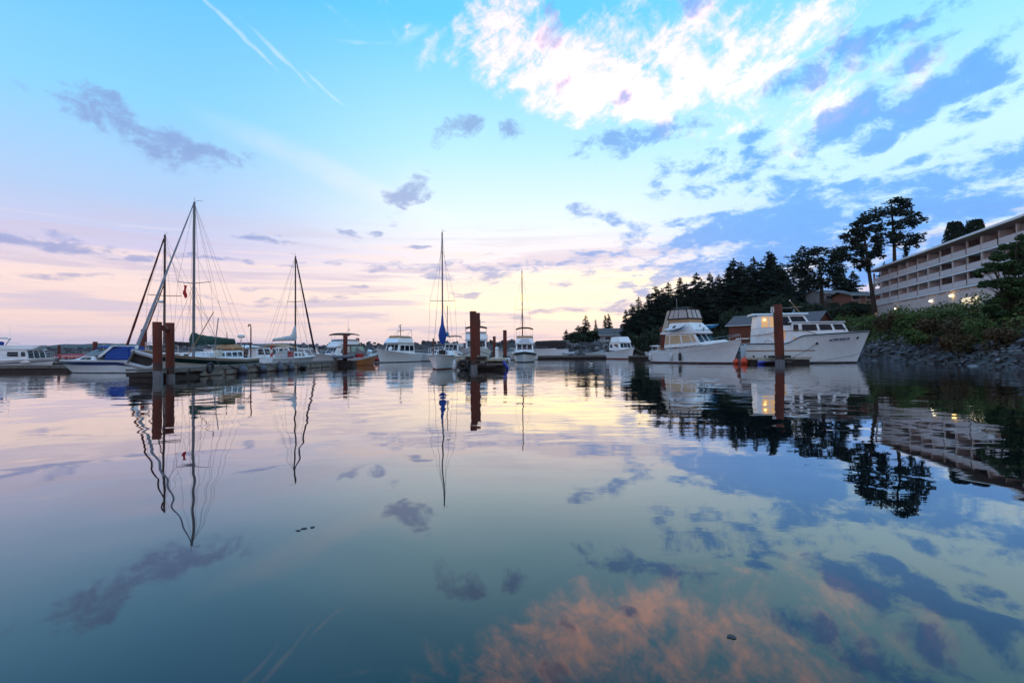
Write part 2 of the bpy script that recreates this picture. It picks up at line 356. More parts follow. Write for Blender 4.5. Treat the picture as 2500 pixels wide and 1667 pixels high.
conc = mat('concrete_float', (.27,.23,.20), .9, (.15,.12,.10), 1.6, .3, 12)
rubber = mat('black_rubber', (.015,.015,.018), .6, (.035,.035,.04), 6)
fend = mat('fender_grey', (.075,.08,.12), .45, (.05,.055,.085), 4)
fendw = mat('fender_white', (.72,.73,.76), .45, (.58,.58,.60), 4)
fendb = mat('fender_blue', (.03,.05,.42), .45, (.02,.035,.30), 4)
orange = mat('orange_buoy', (.72,.075,.025), .5, (.55,.05,.02), 4)
redp = mat('red_plastic', (.42,.02,.02), .45, (.30,.015,.015), 4)
tubeg = mat('inflatable_grey', (.17,.18,.21), .6, (.12,.125,.15), 3)
canvgrey = mat('grey_sailcloth', (.27,.27,.31), .8, (.19,.19,.23), 4, .5, 7)
tubel = mat('inflatable_pale', (.52,.51,.54), .6, (.40,.39,.42), 3)
rope = mat('dark_rope', (.05,.04,.035), .9, (.09,.075,.06), 30)
ropel = mat('pale_rope', (.40,.36,.30), .9, (.28,.24,.20), 30)
varnglow = mat('glow_tinted_varnish', (.46,.17,.045), .3, (.30,.095,.025), 1.6, stretch=(.5,3,3))  # wood tone with the sunset glow on the hull mixed into the colour
whitep = mat('white_paint', (.80,.80,.79), .5, (.70,.70,.69), 3)
redf = mat('red_flag', (.55,.02,.02), .8)
teal = mat('kayak_teal', (.03,.22,.42), .35, (.02,.15,.32), 2)

# ------------------------------------------------------------------ hulls
class Hull:
    def __init__(s, L, B, zb, zs, rake=.9, tw=.85, bot=.78, bf=.10, dr=.4, full=2.3, dip=0.0, tm=.42, pw=1.9, trake=0.0):
        s.__dict__.update(locals())
    def half(s, t):
        if t < s.tm: return s.B/2*(s.tw+(1-s.tw)*math.sin(math.pi/2*t/s.tm))
        return s.B/2*(1-((t-s.tm)/(1-s.tm))**s.full)
    def sheer(s, t): return s.zs+(s.zb-s.zs)*t**s.pw-s.dip*math.sin(math.pi*t)
    def pt(s, t, z, side, off=0.0):
        v = max(0, min(1.08, (z+s.dr)/(s.sheer(t)+s.dr))); k = t**3
        ratio = s.bot*(1-k)+s.bf*k; p = 1+1.3*t
        hb = s.half(t)*(ratio+(1-ratio)*v**p)+off
        return V((s.L*(t-.5)-s.rake*(1-v)*t**5+s.trake*(1-v)*(1-t)**8, side*hb, z))
    def band(s, lo, hi, off=0.0, nt=30, nz=4, t0=0.0, t1=1.0, sides=(1, -1)):
        mb = MB()
        for sd_ in sides:
            mb.grid([[s.pt(t, lerp(lo(t), hi(t), j/nz), sd_, off) for j in range(nz+1)] for t in [t0+(t1-t0)*i/nt for i in range(nt+1)]])
        return mb
    def make(s, root, top=gel, boot=bottom, bz=.10, stripe=None, stripe_m=None, deck=deckm, rail=gel, rr=.035, drop=.02):
        h = s.band(lambda t: bz, s.sheer, nz=6); h.grid([[s.pt(0, lerp(bz, s.sheer(0), j/4), sd_) for sd_ in (1, -1)] for j in range(5)])
        ho = h.build('hull', top, root, True)
        b = s.band(lambda t: -s.dr, lambda t: bz, nz=2); b.grid([[s.pt(0, z, sd_) for sd_ in (1, -1)] for z in (-s.dr, bz)])
        b.build('boot_stripe', boot, ho, True)
        if stripe:
            for lo, hi, m in stripe: s.band(lo, hi, .012, nz=2).build('hull_stripe', m, ho, True)
        ts = [i/24 for i in range(25)]
        MB().grid([[s.pt(t, s.sheer(t)-drop, 1)*1.0, V((s.pt(t, s.sheer(t), 1).x, 0, s.sheer(t)-drop+.06*s.half(t))), s.pt(t, s.sheer(t)-drop, -1)] for t in ts]).build('deck', deck, root, True)
        rl = MB()
        for sd_ in (1, -1): rl.tube([s.pt(t, s.sheer(t), sd_, .015) for t in ts], rr, 6)
        rl.build('rub_rail', rail, ho, True)
        return ho
class House:      # a four-sided cabin: corners aft-port, fore-port, fore-starboard, aft-starboard
    def __init__(s, xa, xf, wa, wf, z0, xat, xft, wat, wft, z1, z0f=None, z1f=None):
        z0f = z0 if z0f is None else z0f; z1f = z1 if z1f is None else z1f
        s.b = [V((xa, wa, z0)), V((xf, wf, z0f)), V((xf, -wf, z0f)), V((xa, -wa, z0))]
        s.t = [V((xat, wat, z1)), V((xft, wft, z1f)), V((xft, -wft, z1f)), V((xat, -wat, z1))]
    def make(s, name, m, root, bevel=.05):
        return MB().loft([s.b, s.t]).build(name, m, root, True, bevel)
    def pane(s, side, u0, u1, v0, v1, m, parent, name='window', out=.012, skew=0.0, bevel=0.0):
        i = {'port': 0, 'fore': 1, 'star': 2, 'aft': 3}[side]; j = (i+1) % 4
        def P(u, v): return s.b[i].lerp(s.b[j], u).lerp(s.t[i].lerp(s.t[j], u), v)
        q = [P(u0, v0), P(u1, v0), P(u1+skew, v1), P(u0+skew, v1)]
        nrm = (q[1]-q[0]).cross(q[3]-q[0]).normalized()
        c = (q[0]+q[2])/2; mid = sum(s.b+s.t, V())/8
        if nrm.dot(c-mid) < 0: nrm = -nrm
        return MB().loft([[p-nrm*.02 for p in q], [p+nrm*out for p in q]]).build(name, m, parent, False, bevel)
    def sides(s, name, u, v0, v1, m, parent, both=True, out=.012):
        for a, b in u:
            s.pane('port', a, b, v0, v1, m, parent, name, out)
            if both: s.pane('star', 1-b, 1-a, v0, v1, m, parent, name, out)
def railing(root, pts, h, r=.014, mid=False, m=None, name='railing'):
    mb = MB(); top = [V(p)+V((0, 0, h)) for p in pts]; mb.tube(top, r, 5)
    if mid: mb.tube([V(p)+V((0, 0, h*.5)) for p in pts], r*.7, 4)
    for p, q in zip(pts, top): mb.tube([p, q], r*.9, 5)
    return mb.build(name, m or steel, root, True)
def bow_rail(root, H, t0, t1, h, n=6, inset=.08, mid=True, r=.014):
    for sd_ in (1, -1):
        ts = [t0+(t1-t0)*i/(n-1) for i in range(n)]
        railing(root, [H.pt(t, H.sheer(t), sd_, -inset)+V((.0, 0, 0)) for t in ts], h, r, mid, name='bow_rail')
def canopy(root, x0, x1, w, z, crown, m, legs=None, name='bimini_top', th=.05, lr=.014, edge=.10):
    n = 8; rows = []
    for i in range(7):
        x = lerp(x0, x1, i/6); zz = z - edge*abs(i/3-1)**3
        rows.append([V((x, w*(j/n*2-1), zz+crown*(1-abs(j/n*2-1)**2.6))) for j in range(n+1)])
    mb = MB(); mb.grid(rows); mb.grid([[p-V((0, 0, th)) for p in r] for r in rows])
    for a in (rows[0], rows[-1], [r[0] for r in rows], [r[-1] for r in rows]): mb.grid([a, [p-V((0, 0, th)) for p in a]])
    o = mb.build(name, m, root, True)
    if legs:
        for i in legs:
            for sd_ in (1, -1):
                (a, b, c) = i; MB().tube([V((a, sd_*b, c)), V((lerp(x0, x1, i_mid(a, x0, x1)), sd_*w*.97, z-.02))], lr, 5).build('canopy_pole', steel, o, True)
    return o
def i_mid(a, x0, x1): return max(.06, min(.94, (a-x0)/(x1-x0))) if x1 != x0 else .5
def antenna(root, p, h, lean=(0, 0), r=.014, m=None):
    p = V(p); return MB().tube([p, p+V((lean[0]*h, lean[1]*h, h))], r, 5, r*.5).build('antenna', m or whitep, root, True)
def capsule(c, r, h, m3=None, n=12):
    prof = [(r*.12, -h/2-r*.25), (r*.2, -h/2-r*.05), (r*.75, -h/2+r*.25), (r, -h/2+r*.75), (r, h/2-r*.75), (r*.75, h/2-r*.25), (r*.25, h/2), (r*.2, h/2+r*.35), (r*.1, h/2+r*.4)]
    return MB().lathe(prof, c, n, m3)
def sag(a, b, s=.1, n=8):
    a, b = V(a), V(b); return [a.lerp(b, i/n)-V((0, 0, s*4*(i/n)*(1-i/n))) for i in range(n+1)]
def stays(root, pairs, r=.008, m=None, name='stay'):
    for a, b in pairs: MB().tube([a, b], r, 4).build(name, m or wire, root, True)
# ------------------------------------------------------------------ the shore
rockm = mat('riprap_stone', (.12,.12,.135), .9, (.045,.043,.05), .8, .6, 9, contrast=(.3,.75))
rockd = mat('riprap_stone_dark', (.075,.068,.066), .9, (.035,.03,.03), .8, .6, 9)
rockp = mat('riprap_stone_pale', (.22,.215,.23), .9, (.12,.115,.125), .9, .6, 9)
soil = mat('bank_earth', (.10,.075,.04), .95, (.05,.06,.02), .35, .3, 4)
SHORE = [(26,-6), (28,10), (31,22), (36.5,38), (42,55), (47,70), (52,88), (56,105), (56.5,120), (52,131), (44,136), (34,138.5), (24,142), (14,148), (4,156), (-4,163)]
WALLN = 9       # from here on the rock wall is taller
def shore_pts():
    out = []
    for i in range(len(SHORE)-1):
        a, b = V((*SHORE[i], 0)), V((*SHORE[i+1], 0)); n = max(2, int((b-a).length/3))
        for k in range(n): out.append((a.lerp(b, k/n), i+k/n))
    out.append((V((*SHORE[-1], 0)), len(SHORE)-1.0)); return out
SP = shore_pts()
def snorm(i):
    a = SP[max(0, i-3)][0]; b = SP[min(len(SP)-1, i+3)][0]; d = (b-a).normalized(); return V((d.y, -d.x, 0))
def profile(u):
    k = max(0, min(1, (u-WALLN+.8)/1.6))
    A = [(-3,-1.6), (0,-.15), (3.6,2.0), (5.2,2.7), (9,5.0), (13,6.1), (22,7.2), (30,8.4), (48,11.6), (70,15), (100,18), (180,24)]
    B = [(-3,-1.6), (0,-.15), (3.0,2.2), (5.2,3.6), (7.0,4.0), (11,4.1), (18,4.3), (26,5.2), (42,8), (62,11), (90,14), (150,18)]
    tail = max(0, min(1, (len(SHORE)-1-u)/4.5)) if k else 1
    out = []
    for j in range(len(A)):
        d, z = lerp(A[j][0], B[j][0], k), lerp(A[j][1], B[j][1], k)
        if j > 6: z = lerp(4.3, z, tail) if k else z; d = d*lerp(.25, 1, tail) if k else d
        out.append((d, z))
    return out
rows = []
for i, (p, u) in enumerate(SP):
    n = snorm(i); rows.append([p+n*d+V((0, 0, z+(.25 if d > 6 else 0)*mnoise.noise(V((p.x+n.x*d, p.y+n.y*d, 0))*.15)-(.18 if d < 6 else 0))) for d, z in profile(u)])
g = MB().grid([r[3:] for r in rows]); bank = g.build('bank', soil, None, True); bank['kind'] = 'structure'
fore = MB().grid([r[:4] for r in rows]).build('foreshore', rockd, None, True); fore['kind'] = 'structure'
def bank_at(i, d):
    p, u = SP[i]; n = snorm(i); pr = profile(u)
    for (d0, z0), (d1, z1) in zip(pr, pr[1:]):
        if d <= d1: return p+n*d+V((0, 0, lerp(z0, z1, (d-d0)/(d1-d0))))
    return p+n*d+V((0, 0, pr[-1][1]))
def rock_mesh(name, seed, m, n=13):
    rnd = random.Random(seed); bm = bmesh.new()
    for _ in range(n):
        v = V((rnd.gauss(0, 1), rnd.gauss(0, 1), rnd.gauss(0, 1))).normalized()*rnd.uniform(.8, 1.05); bm.verts.new((v.x, v.y*.85, v.z*.7))
    r = bmesh.ops.convex_hull(bm, input=bm.verts); bmesh.ops.delete(bm, geom=[g for g in r['geom_interior'] if isinstance(g, bmesh.types.BMVert)], context='VERTS')
    me = bpy.data.meshes.new(name); bm.to_mesh(me); bm.free(); me.materials.append(m); return me
ROCKS = [rock_mesh('rock', 11+k, (rockm, rockd, rockm, rockp, rockm, rockd)[k % 6], 12+k % 4) for k in range(12)]
def place_rocks(items, parent, limit, rest_name):
    """items: (pos, size); the largest in the picture become single stones, the others one mass"""
    items.sort(key=lambda it: -it[1]/max(5, (it[0]-V((0, 0, CAMH))).length))
    for p, s_ in items[:limit]:
        o = bpy.data.objects.new('rock', random.choice(ROCKS)); COL.objects.link(o); o.parent = parent
        o.location = p; o.scale = (s_*random.uniform(.85, 1.3), s_, s_*random.uniform(.8, 1.1)); o.rotation_euler = (random.uniform(-.6, .6), random.uniform(-.6, .6), random.uniform(0, 6.28))
    for k, m in enumerate((rockm, rockd, rockp)):
        mb = MB()
        for j, (p, s_) in enumerate(items[limit:]):
            if (0, 1, 0, 2, 0, 1)[j % 6] != k: continue
            me = ROCKS[(j*7) % 12]; e = Matrix.Translation(p) @ Matrix.Rotation(random.uniform(0, 6.28), 4, 'Z') @ Matrix.Rotation(random.uniform(-.6, .6), 4, 'X') @ Matrix.Diagonal((s_*random.uniform(.85, 1.3), s_, s_*.9, 1))
            mb.add([e @ v.co for v in me.vertices], [tuple(q.vertices) for q in me.polygons])
        if mb.v:
            o = quick(rest_name, mb.v, mb.f, m, 'stuff', parent)
random.seed(21)
its = []
for i in range(len(SP)-1):
    if SP[i][1] >= WALLN-.4 or SP[i][0].y < 8: continue
    near = SP[i][0].y; sz = .27 if near < 60 else .36
    for _ in range(int(3*6/(sz*sz)*.42)):
        j = i+random.random(); d = random.uniform(-.4, 5.6); p = bank_at(i, d)+(SP[i+1][0]-SP[i][0])*random.random()
        its.append((p+V((0, 0, random.uniform(-.1, .12))), sz*(random.uniform(.4, 1.2) if random.random() > .07 else random.uniform(1.5, 2.5))))
riprap = thing('riprap', 'sloping bank of small grey stones at the waterline below the brambles', 'stones', (0, 0, 0))
place_rocks(its, riprap, 300, 'loose_stones')
its = []
for i in range(len(SP)-1):
    if SP[i][1] < WALLN-.4: continue
    for _ in range(26):
        p = bank_at(i, random.uniform(-.3, 6.2))+(SP[i+1][0]-SP[i][0])*random.random()
        its.append((p, random.uniform(.55, 1.15)))
rw = thing('rock_wall', 'wall of large boulders in front of the small fir trees and deck house', 'rocks', (0, 0, 0))
place_rocks(its, rw, 230, 'boulder_pile')
# the breakwater running off to the left
BW = [V((4,157,0)), V((-30,176,0)), V((-75,198,0)), V((-130,222,0)), V((-200,250,0)), V((-260,270,0))]
its = []; core = []
for a, b in zip(BW, BW[1:]):
    d = (b-a).normalized(); n = V((d.y, -d.x, 0)); L = (b-a).length; dist = (a+b).length/2
    for k in range(int(L*6.5)):
        q = random.uniform(-1, 1); zc = 5.2+.45*mnoise.noise(V((a.lerp(b, k/(L*6.5)).x*.2, 0, 0)))
        if q > .55: continue
        h = zc*(1-abs(q)**1.3); p = a.lerp(b, random.random())+n*q*6.5
        its.append((p+V((0, 0, h-.4)), random.uniform(.6, 1.25)))
for k, p in enumerate(BW):
    d = (BW[min(k+1, 5)]-BW[max(k-1, 0)]).normalized(); n = V((d.y, -d.x, 0))
    core.append([p+n*o+V((0, 0, z)) for o, z in ((-7,-1), (-4,2.4), (-1.5,4.3), (1.5,4.3), (4,2.4), (7,-1))])
bwt = thing('breakwater', 'low dark boulder breakwater across the far side of the harbour', 'breakwater')
MB().grid(core).build('breakwater_core', rockd, bwt)
place_rocks(its, bwt, 260, 'boulder_pile')
# far hills over the sea
hillm = mat('forested_hill', (.025,.040,.032), .95, (.035,.045,.036), .004)
def hill(name, y, pts, seed):
    top = []
    for i in range(90):
        u = i/89; px = lerp(pts[0][0], pts[-1][0], u)
        for (x0, h0), (x1, h1) in zip(pts, pts[1:]):
            if x0 <= px <= x1: h = lerp(h0, h1, (px-x0)/(x1-x0))
        top.append((gx(px, y, 855), max(0, h*(1+.10*mnoise.noise(V((px*.02, seed, 0)))) + 1.6*mnoise.noise(V((px*.12, seed, 3))))))
    rows = [[V((x, y-k*160+80*mnoise.noise(V((x*.01, seed, k))), -1+h*(1-abs(k-1)/2.2)**1.0 if k < 3 else -1)) for x, h in top] for k in (3, 2, 1, 0)]
    o = MB().grid(rows).build(name, hillm, None, True); o['kind'] = 'structure'; return o
hill('hills', 2600, [(-500, 40), (60, 42), (105, 36), (130, 44), (250, 54), (310, 57), (420, 48), (520, 44), (620, 26), (720, 8), (800, 0)], 2)
hill('hills', 6000, [(-800, 60), (420, 70), (540, 105), (600, 130), (660, 112), (720, 125), (800, 80), (900, 20), (950, 0)], 5)
# ------------------------------------------------------------------ the hotel
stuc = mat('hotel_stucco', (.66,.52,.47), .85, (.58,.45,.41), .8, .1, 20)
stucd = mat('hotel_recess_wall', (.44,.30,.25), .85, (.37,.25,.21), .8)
trim = mat('hotel_white_trim', (.82,.80,.82), .6, (.74,.72,.74), 1)
railp = mat('hotel_rail_paint', (.76,.66,.65), .6, (.70,.60,.60), 1)
roofm = mat('shingle_roof', (.13,.12,.125), .9, (.09,.08,.085), 3, .3, 14)
sliding = mat('sliding_door_glass', (.05,.05,.06), .1, (.09,.08,.08), .7, spec=.7)
lampm = mat('lamp_warm', (1,.85,.5), .4, emit=((1,.72,.22), 4))
lampw = mat('lamp_white', (1,.95,.8), .4, emit=((1,.88,.55), 2.6))
HA = V((86.5, 127, 0)); HD = V((-.249, -.9685, 0)); HN = V((.9685, -.249, 0)); BAY = 4.27; NB = 15
hz = math.degrees(math.atan2(HD.y, HD.x))
hotel = thing('hotel', 'long four storey hotel with pink balconies on the bank at right', 'hotel', HA, hz)
FL = [12.1, 14.7, 17.3]; ROOF = 20.15
Lh = BAY*NB
def hb(x0, x1, y0, y1, z0, z1): return MB().box(((x0+x1)/2, (y0+y1)/2, (z0+z1)/2), (x1-x0, y1-y0, z1-z0))
# local x runs along the front towards the camera, local +y is into the building
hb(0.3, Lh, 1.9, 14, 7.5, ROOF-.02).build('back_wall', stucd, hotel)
hb(-.3, Lh, .25, 1.9, 7.5, FL[0]-.3).build('basement_wall', stuc, hotel)
hb(-.5, Lh, .19, .25, 11.0, 11.08).build('string_course', trim, hotel)
rf = hb(-1.2, Lh, -1.0, 15, ROOF, ROOF+.14).build('roof', roofm, hotel)
hb(-1.25, Lh, -1.06, -1.0, ROOF-.16, ROOF+.18).build('fascia', trim, rf)
hb(-1.2, Lh, -.98, 1.9, ROOF-.10, ROOF-.01).build('soffit', stuc, rf)
for z in FL: hb(-.2, Lh, -.12, 1.9, z-.28, z).build('balcony_slab', trim, hotel)
colm = hb(-.17, .17, .0, .34, 0, 2.32).build('column', stuc, hotel); colm.location = (.0, 0, FL[0])
diva = hb(-.09, .09, .1, 1.9, 0, 2.32).build('balcony_divider', stuc, hotel); diva.location = (BAY, 0, FL[0])
mb = MB().box((BAY/2, -.02, 1.0), (BAY-.36, .07, .06)); mb.box((BAY/2, -.02, .12), (BAY-.36, .05, .05))
for k in range(34): mb.box((.24+k*(BAY-.48)/33, -.02, .56), (.085, .025, .86))
rail0 = mb.build('balcony_railing', railp, hotel); rail0.location = (0, 0, FL[0])
door0 = MB().box((BAY*.38, 1.88, 1.08), (2.3, .06, 2.1)).build('sliding_door', sliding, hotel); door0.location = (0, 0, FL[0])
door1 = MB().box((BAY*.38, 1.88, 1.08), (2.3, .06, 2.1)).build('sliding_door', mat('drawn_curtain', (.50,.44,.40), .7, (.40,.34,.30), 2, stretch=(8,1,.5)), hotel); door1.location = (BAY, 0, FL[0])
door2 = MB().box((BAY*.38, 1.88, 1.08), (2.3, .06, 2.1)).build('sliding_door', mat('half_drawn_curtain', (.24,.19,.17), .6, (.10,.08,.08), .7), hotel); door2.location = (2*BAY, 0, FL[0])
for k in range(NB):
    for fi, z in enumerate(FL):
        if k or fi:
            for o in (rail0, (door0, door1, door0, door2)[(k*7+fi*5) % 4]):
                c = o.copy(); COL.objects.link(c); c.location = (k*BAY, 0, z)
            src = colm if k % 2 == 0 or k == 1 else diva
            c = src.copy(); COL.objects.link(c); c.location = (k*BAY, 0, z)
        if k % 2 == 1 and k > 1 or k == 1:
            c = diva.copy(); COL.objects.link(c); c.location = (k*BAY, .25, z)
        if k % 2 == 0 and k:
            c = diva.copy(); COL.objects.link(c); c.location = (k*BAY, .36, z)
        if k == 0 and fi > 0:
            pass
for k in range(11): MB().box((3.2+k*3.6, .21, 11.55), (.5, .08, .34)).build('vent_box', trim, hotel)
for k, (x, z) in enumerate([(.6, 10.5), (11.6, 10.3), (26.4, 10.6)]):
    MB().lathe([(.05, -.2), (.24, -.15), (.3, 0), (.2, .16), (.04, .2)], (x, -.02, z), 10).build('wall_lamp', lampw, hotel)
MB().lathe([(.05, -.24), (.28, -.18), (.36, 0), (.24, .2), (.04, .24)], (33.6, -.02, 10.9), 10).build('wall_lamp', lampm, hotel, label='yellow lamp lit on the basement wall')
lit = mat('lit_doorway', (.9,.75,.5), .5, (.6,.45,.3), 1.5, emit=((1,.80,.52), .7))
for k in range(4): MB().box((37.0+k*1.35, .22, 9.55), (1.22, .1, 1.1)).build('lit_window', lit, hotel)
for px, py in ((2135, 757),):
    pass

# ------------------------------------------------------------------ houses and sheds
sid = mat('grey_siding', (.30,.27,.27), .85, (.24,.215,.215), 1.5, stretch=(1,1,8))
redw = mat('red_brown_boards', (.17,.045,.02), .85, (.11,.03,.014), 1.5, stretch=(5,5,.4))
redh = mat('rose_siding', (.34,.15,.11), .85, (.27,.12,.09), 1.5)
def gable(name, label, cat, loc, rz, L, W, h, rise, wall, over=.5, z0=0.0, wins=(), chimney=False, door=None):
    r = thing(name, label, cat, loc, rz)
    pr = [V((0, -W/2, z0)), V((0, W/2, z0)), V((0, W/2, h)), V((0, 0, h+rise)), V((0, -W/2, h))]
    MB().loft([[p+V((-L/2, 0, 0)) for p in pr], [p+V((L/2, 0, 0)) for p in pr]]).build('wall', wall, r)
    sl = rise/(W/2)
    ro = None
    for s_ in (1, -1):
        q = [V((-L/2-over, 0, h+rise+.03)), V((L/2+over, 0, h+rise+.03)), V((L/2+over, s_*(W/2+over), h-sl*over+.03)), V((-L/2-over, s_*(W/2+over), h-sl*over+.03))]
        o = MB().loft([q, [p+V((0, 0, .16)) for p in q]]).build('roof', roofm, r); ro = o
        MB().tube([q[3]+V((0, 0, .02)), q[2]+V((0, 0, .02))], .07, 4).build('gutter', trim, o)
    if chimney: MB().box((L*.2, 0, h+rise+.4), (.7, .7, 1.5)).build('chimney', sid, ro)
    for (side, u, z, w_, hh) in wins:
        c = {'f': (u, -W/2, z), 'b': (u, W/2, z), 'l': (-L/2, u, z), 'r': (L/2, u, z)}[side]
        d = (w_, .12, hh) if side in 'fb' else (.12, w_, hh); d2 = (w_+.24, .08, hh+.24) if side in 'fb' else (.08, w_+.24, hh+.24)
        f = MB().box(c, d2).build('window', trim, r); MB().box(c, d).build('pane', glass, f)
    return r
def on(px, py, Y): p = at(px, py, Y); return p
p = on(2014, 757, 100)+V((-5.5, 7, 0)); gable('boat_shed', 'red brown wooden boat shed with grey roof behind the classic cruiser', 'shed', (p.x, p.y, 0), -52, 17.5, 6.0, p.z-2.1, 1.8, redw, .5, 2.0)
p = on(1842, 790, 118); gable('boat_shed', 'small red brown shed half hidden between the two large motor boats', 'shed', (p.x, 118, 0), 30, 8, 5.0, p.z-1.5, 1.4, redw, .5, 2.0)
p = on(2020, 728, 150)
h1 = gable('house', 'grey house with dark deck windows under the pines', 'house', (p.x, 150, p.z-1.6), 12, 9, 6, 2.7, 1.0, sid, .7, -4, [('f', -2.6, 1.5, 1.3, 1.1), ('f', -.3, 1.4, 1.5, 1.4), ('f', 1.6, 1.4, 1.5, 1.4), ('f', 3.4, 1.4, 1.2, 1.4)])
MB().box((.6, -4.0, .05), (7.4, 2.0, .15)).build('deck', woodl, h1); railing(h1, [V((-3+k*1.2, -4.9, .12)) for k in range(7)], .95, .04, True, wood, 'deck_railing')
p = on(2100, 728, 142)
h2 = gable('house', 'rose coloured house with wide low roof beside the leaning pine', 'house', (p.x, 142, p.z-1.8), 6, 11, 7, 2.3, .9, redh, 1.1, -4, [('f', -4, 1.6, 2.2, 1.2), ('f', 0, 1.6, 2.2, 1.2), ('f', 4, 1.6, 2.2, 1.2)])
MB().box((0, -4.4, 0), (12, 1.8, .2)).build('deck', woodl, h2); railing(h2, [V((-5.8+k*1.45, -5.2, .1)) for k in range(9)], 1.0, .05, True, redh, 'deck_railing')
p = on(1502, 830, 158)
h3 = gable('house', 'low grey house with white deck railing behind the boulder wall', 'house', (p.x, 158, p.z-1.0), -6, 9, 6, 2.6, 1.7, sid, .6, -3, [('f', -2.4, 1.4, 1.6, 1.1), ('f', .6, 1.4, 1.6, 1.1), ('f', 3.0, 1.4, 1.0, 1.1)], True)
MB().box((-1, -4.0, -.1), (9, 2.0, .2)).build('deck', woodl, h3); railing(h3, [V((-5.4+k*.9, -4.9, 0)) for k in range(11)], 1.0, .05, True, trim, 'deck_railing')
# ------------------------------------------------------------------ trees and brambles
import numpy as np
def leafmat(name, c1, c2, c3, scale=.6):
    m = bpy.data.materials.new(name); m.use_nodes = True; t = m.node_tree; b = t.nodes['Principled BSDF']; b.inputs['Roughness'].default_value = .7; b.inputs['Specular IOR Level'].default_value = .25
    tcn = t.nodes.new('ShaderNodeTexCoord'); nz = t.nodes.new('ShaderNodeTexNoise'); nz.inputs['Scale'].default_value = scale; nz.inputs['Detail'].default_value = 5; nz.inputs['Roughness'].default_value = .7
    t.links.new(tcn.outputs['Object'], nz.inputs['Vector']); cr = t.nodes.new('ShaderNodeValToRGB'); e = cr.color_ramp.elements; e.new(.5)
    for q, (p, c) in zip(e, ((.32, c1), (.5, c2), (.68, c3))): q.position = p; q.color = (*c, 1)
    t.links.new(nz.outputs['Fac'], cr.inputs[0]); t.links.new(cr.outputs[0], b.inputs['Base Color']); return m
needle = leafmat('fir_needles', (.010,.018,.010), (.018,.028,.013), (.026,.038,.016))
needle2 = leafmat('pine_needles', (.008,.015,.009), (.015,.024,.012), (.022,.030,.014))
leafg = leafmat('bramble_leaves', (.030,.055,.014), (.080,.125,.028), (.140,.085,.035), .45)
leafr = leafmat('bramble_dry', (.10,.052,.026), (.085,.058,.024), (.055,.075,.02), .3)
leaft = leafmat('alder_leaves', (.022,.045,.015), (.04,.075,.022), (.065,.10,.03), .5)
bushm = leafmat('bush_leaves', (.020,.032,.014), (.03,.045,.018), (.05,.06,.025), .25)
grassm = leafmat('dry_grass', (.16,.11,.05), (.10,.12,.035), (.07,.11,.03), .2)
bark = mat('bark', (.055,.032,.022), .95, (.03,.018,.014), 2, .5, 10, stretch=(3,3,.5))
rng = np.random.default_rng(5)
def leaves(name, pts, size, m, parent=None, flat=.5, aspect=2.2, jitter=.3, kind=None, dirs=None):
    """one small two-triangle leaf clump for every point"""
    pts = np.asarray(pts, float); n = len(pts)
    d = rng.normal(size=(n, 3)) if dirs is None else np.asarray(dirs, float)+rng.normal(size=(n, 3))*jitter
    if dirs is None: d[:, 2] *= flat
    d /= np.linalg.norm(d, axis=1)[:, None]+1e-9
    e = np.cross(d, rng.normal(size=(n, 3))); e /= np.linalg.norm(e, axis=1)[:, None]+1e-9
    s = (np.asarray(size)*rng.uniform(.6, 1.3, n))[:, None]
    a = d*s*.5; b = e*s*.5/aspect
    v = np.stack([pts-a, pts-b*.9+a*.1, pts+a, pts+b], 1).reshape(-1, 3)
    v[2::4] -= np.array([0, 0, .12])*s
    me = bpy.data.meshes.new(name); me.vertices.add(4*n); me.vertices.foreach_set('co', v.ravel())
    me.loops.add(4*n); me.loops.foreach_set('vertex_index', np.arange(4*n, dtype=np.int32))
    me.polygons.add(n); me.polygons.foreach_set('loop_start', np.arange(0, 4*n, 4, dtype=np.int32))
    me.update(calc_edges=True); me.materials.append(m)
    o = bpy.data.objects.new(name, me); COL.objects.link(o)
    if parent: o.parent = parent
    if kind: o['kind'] = kind
    return o
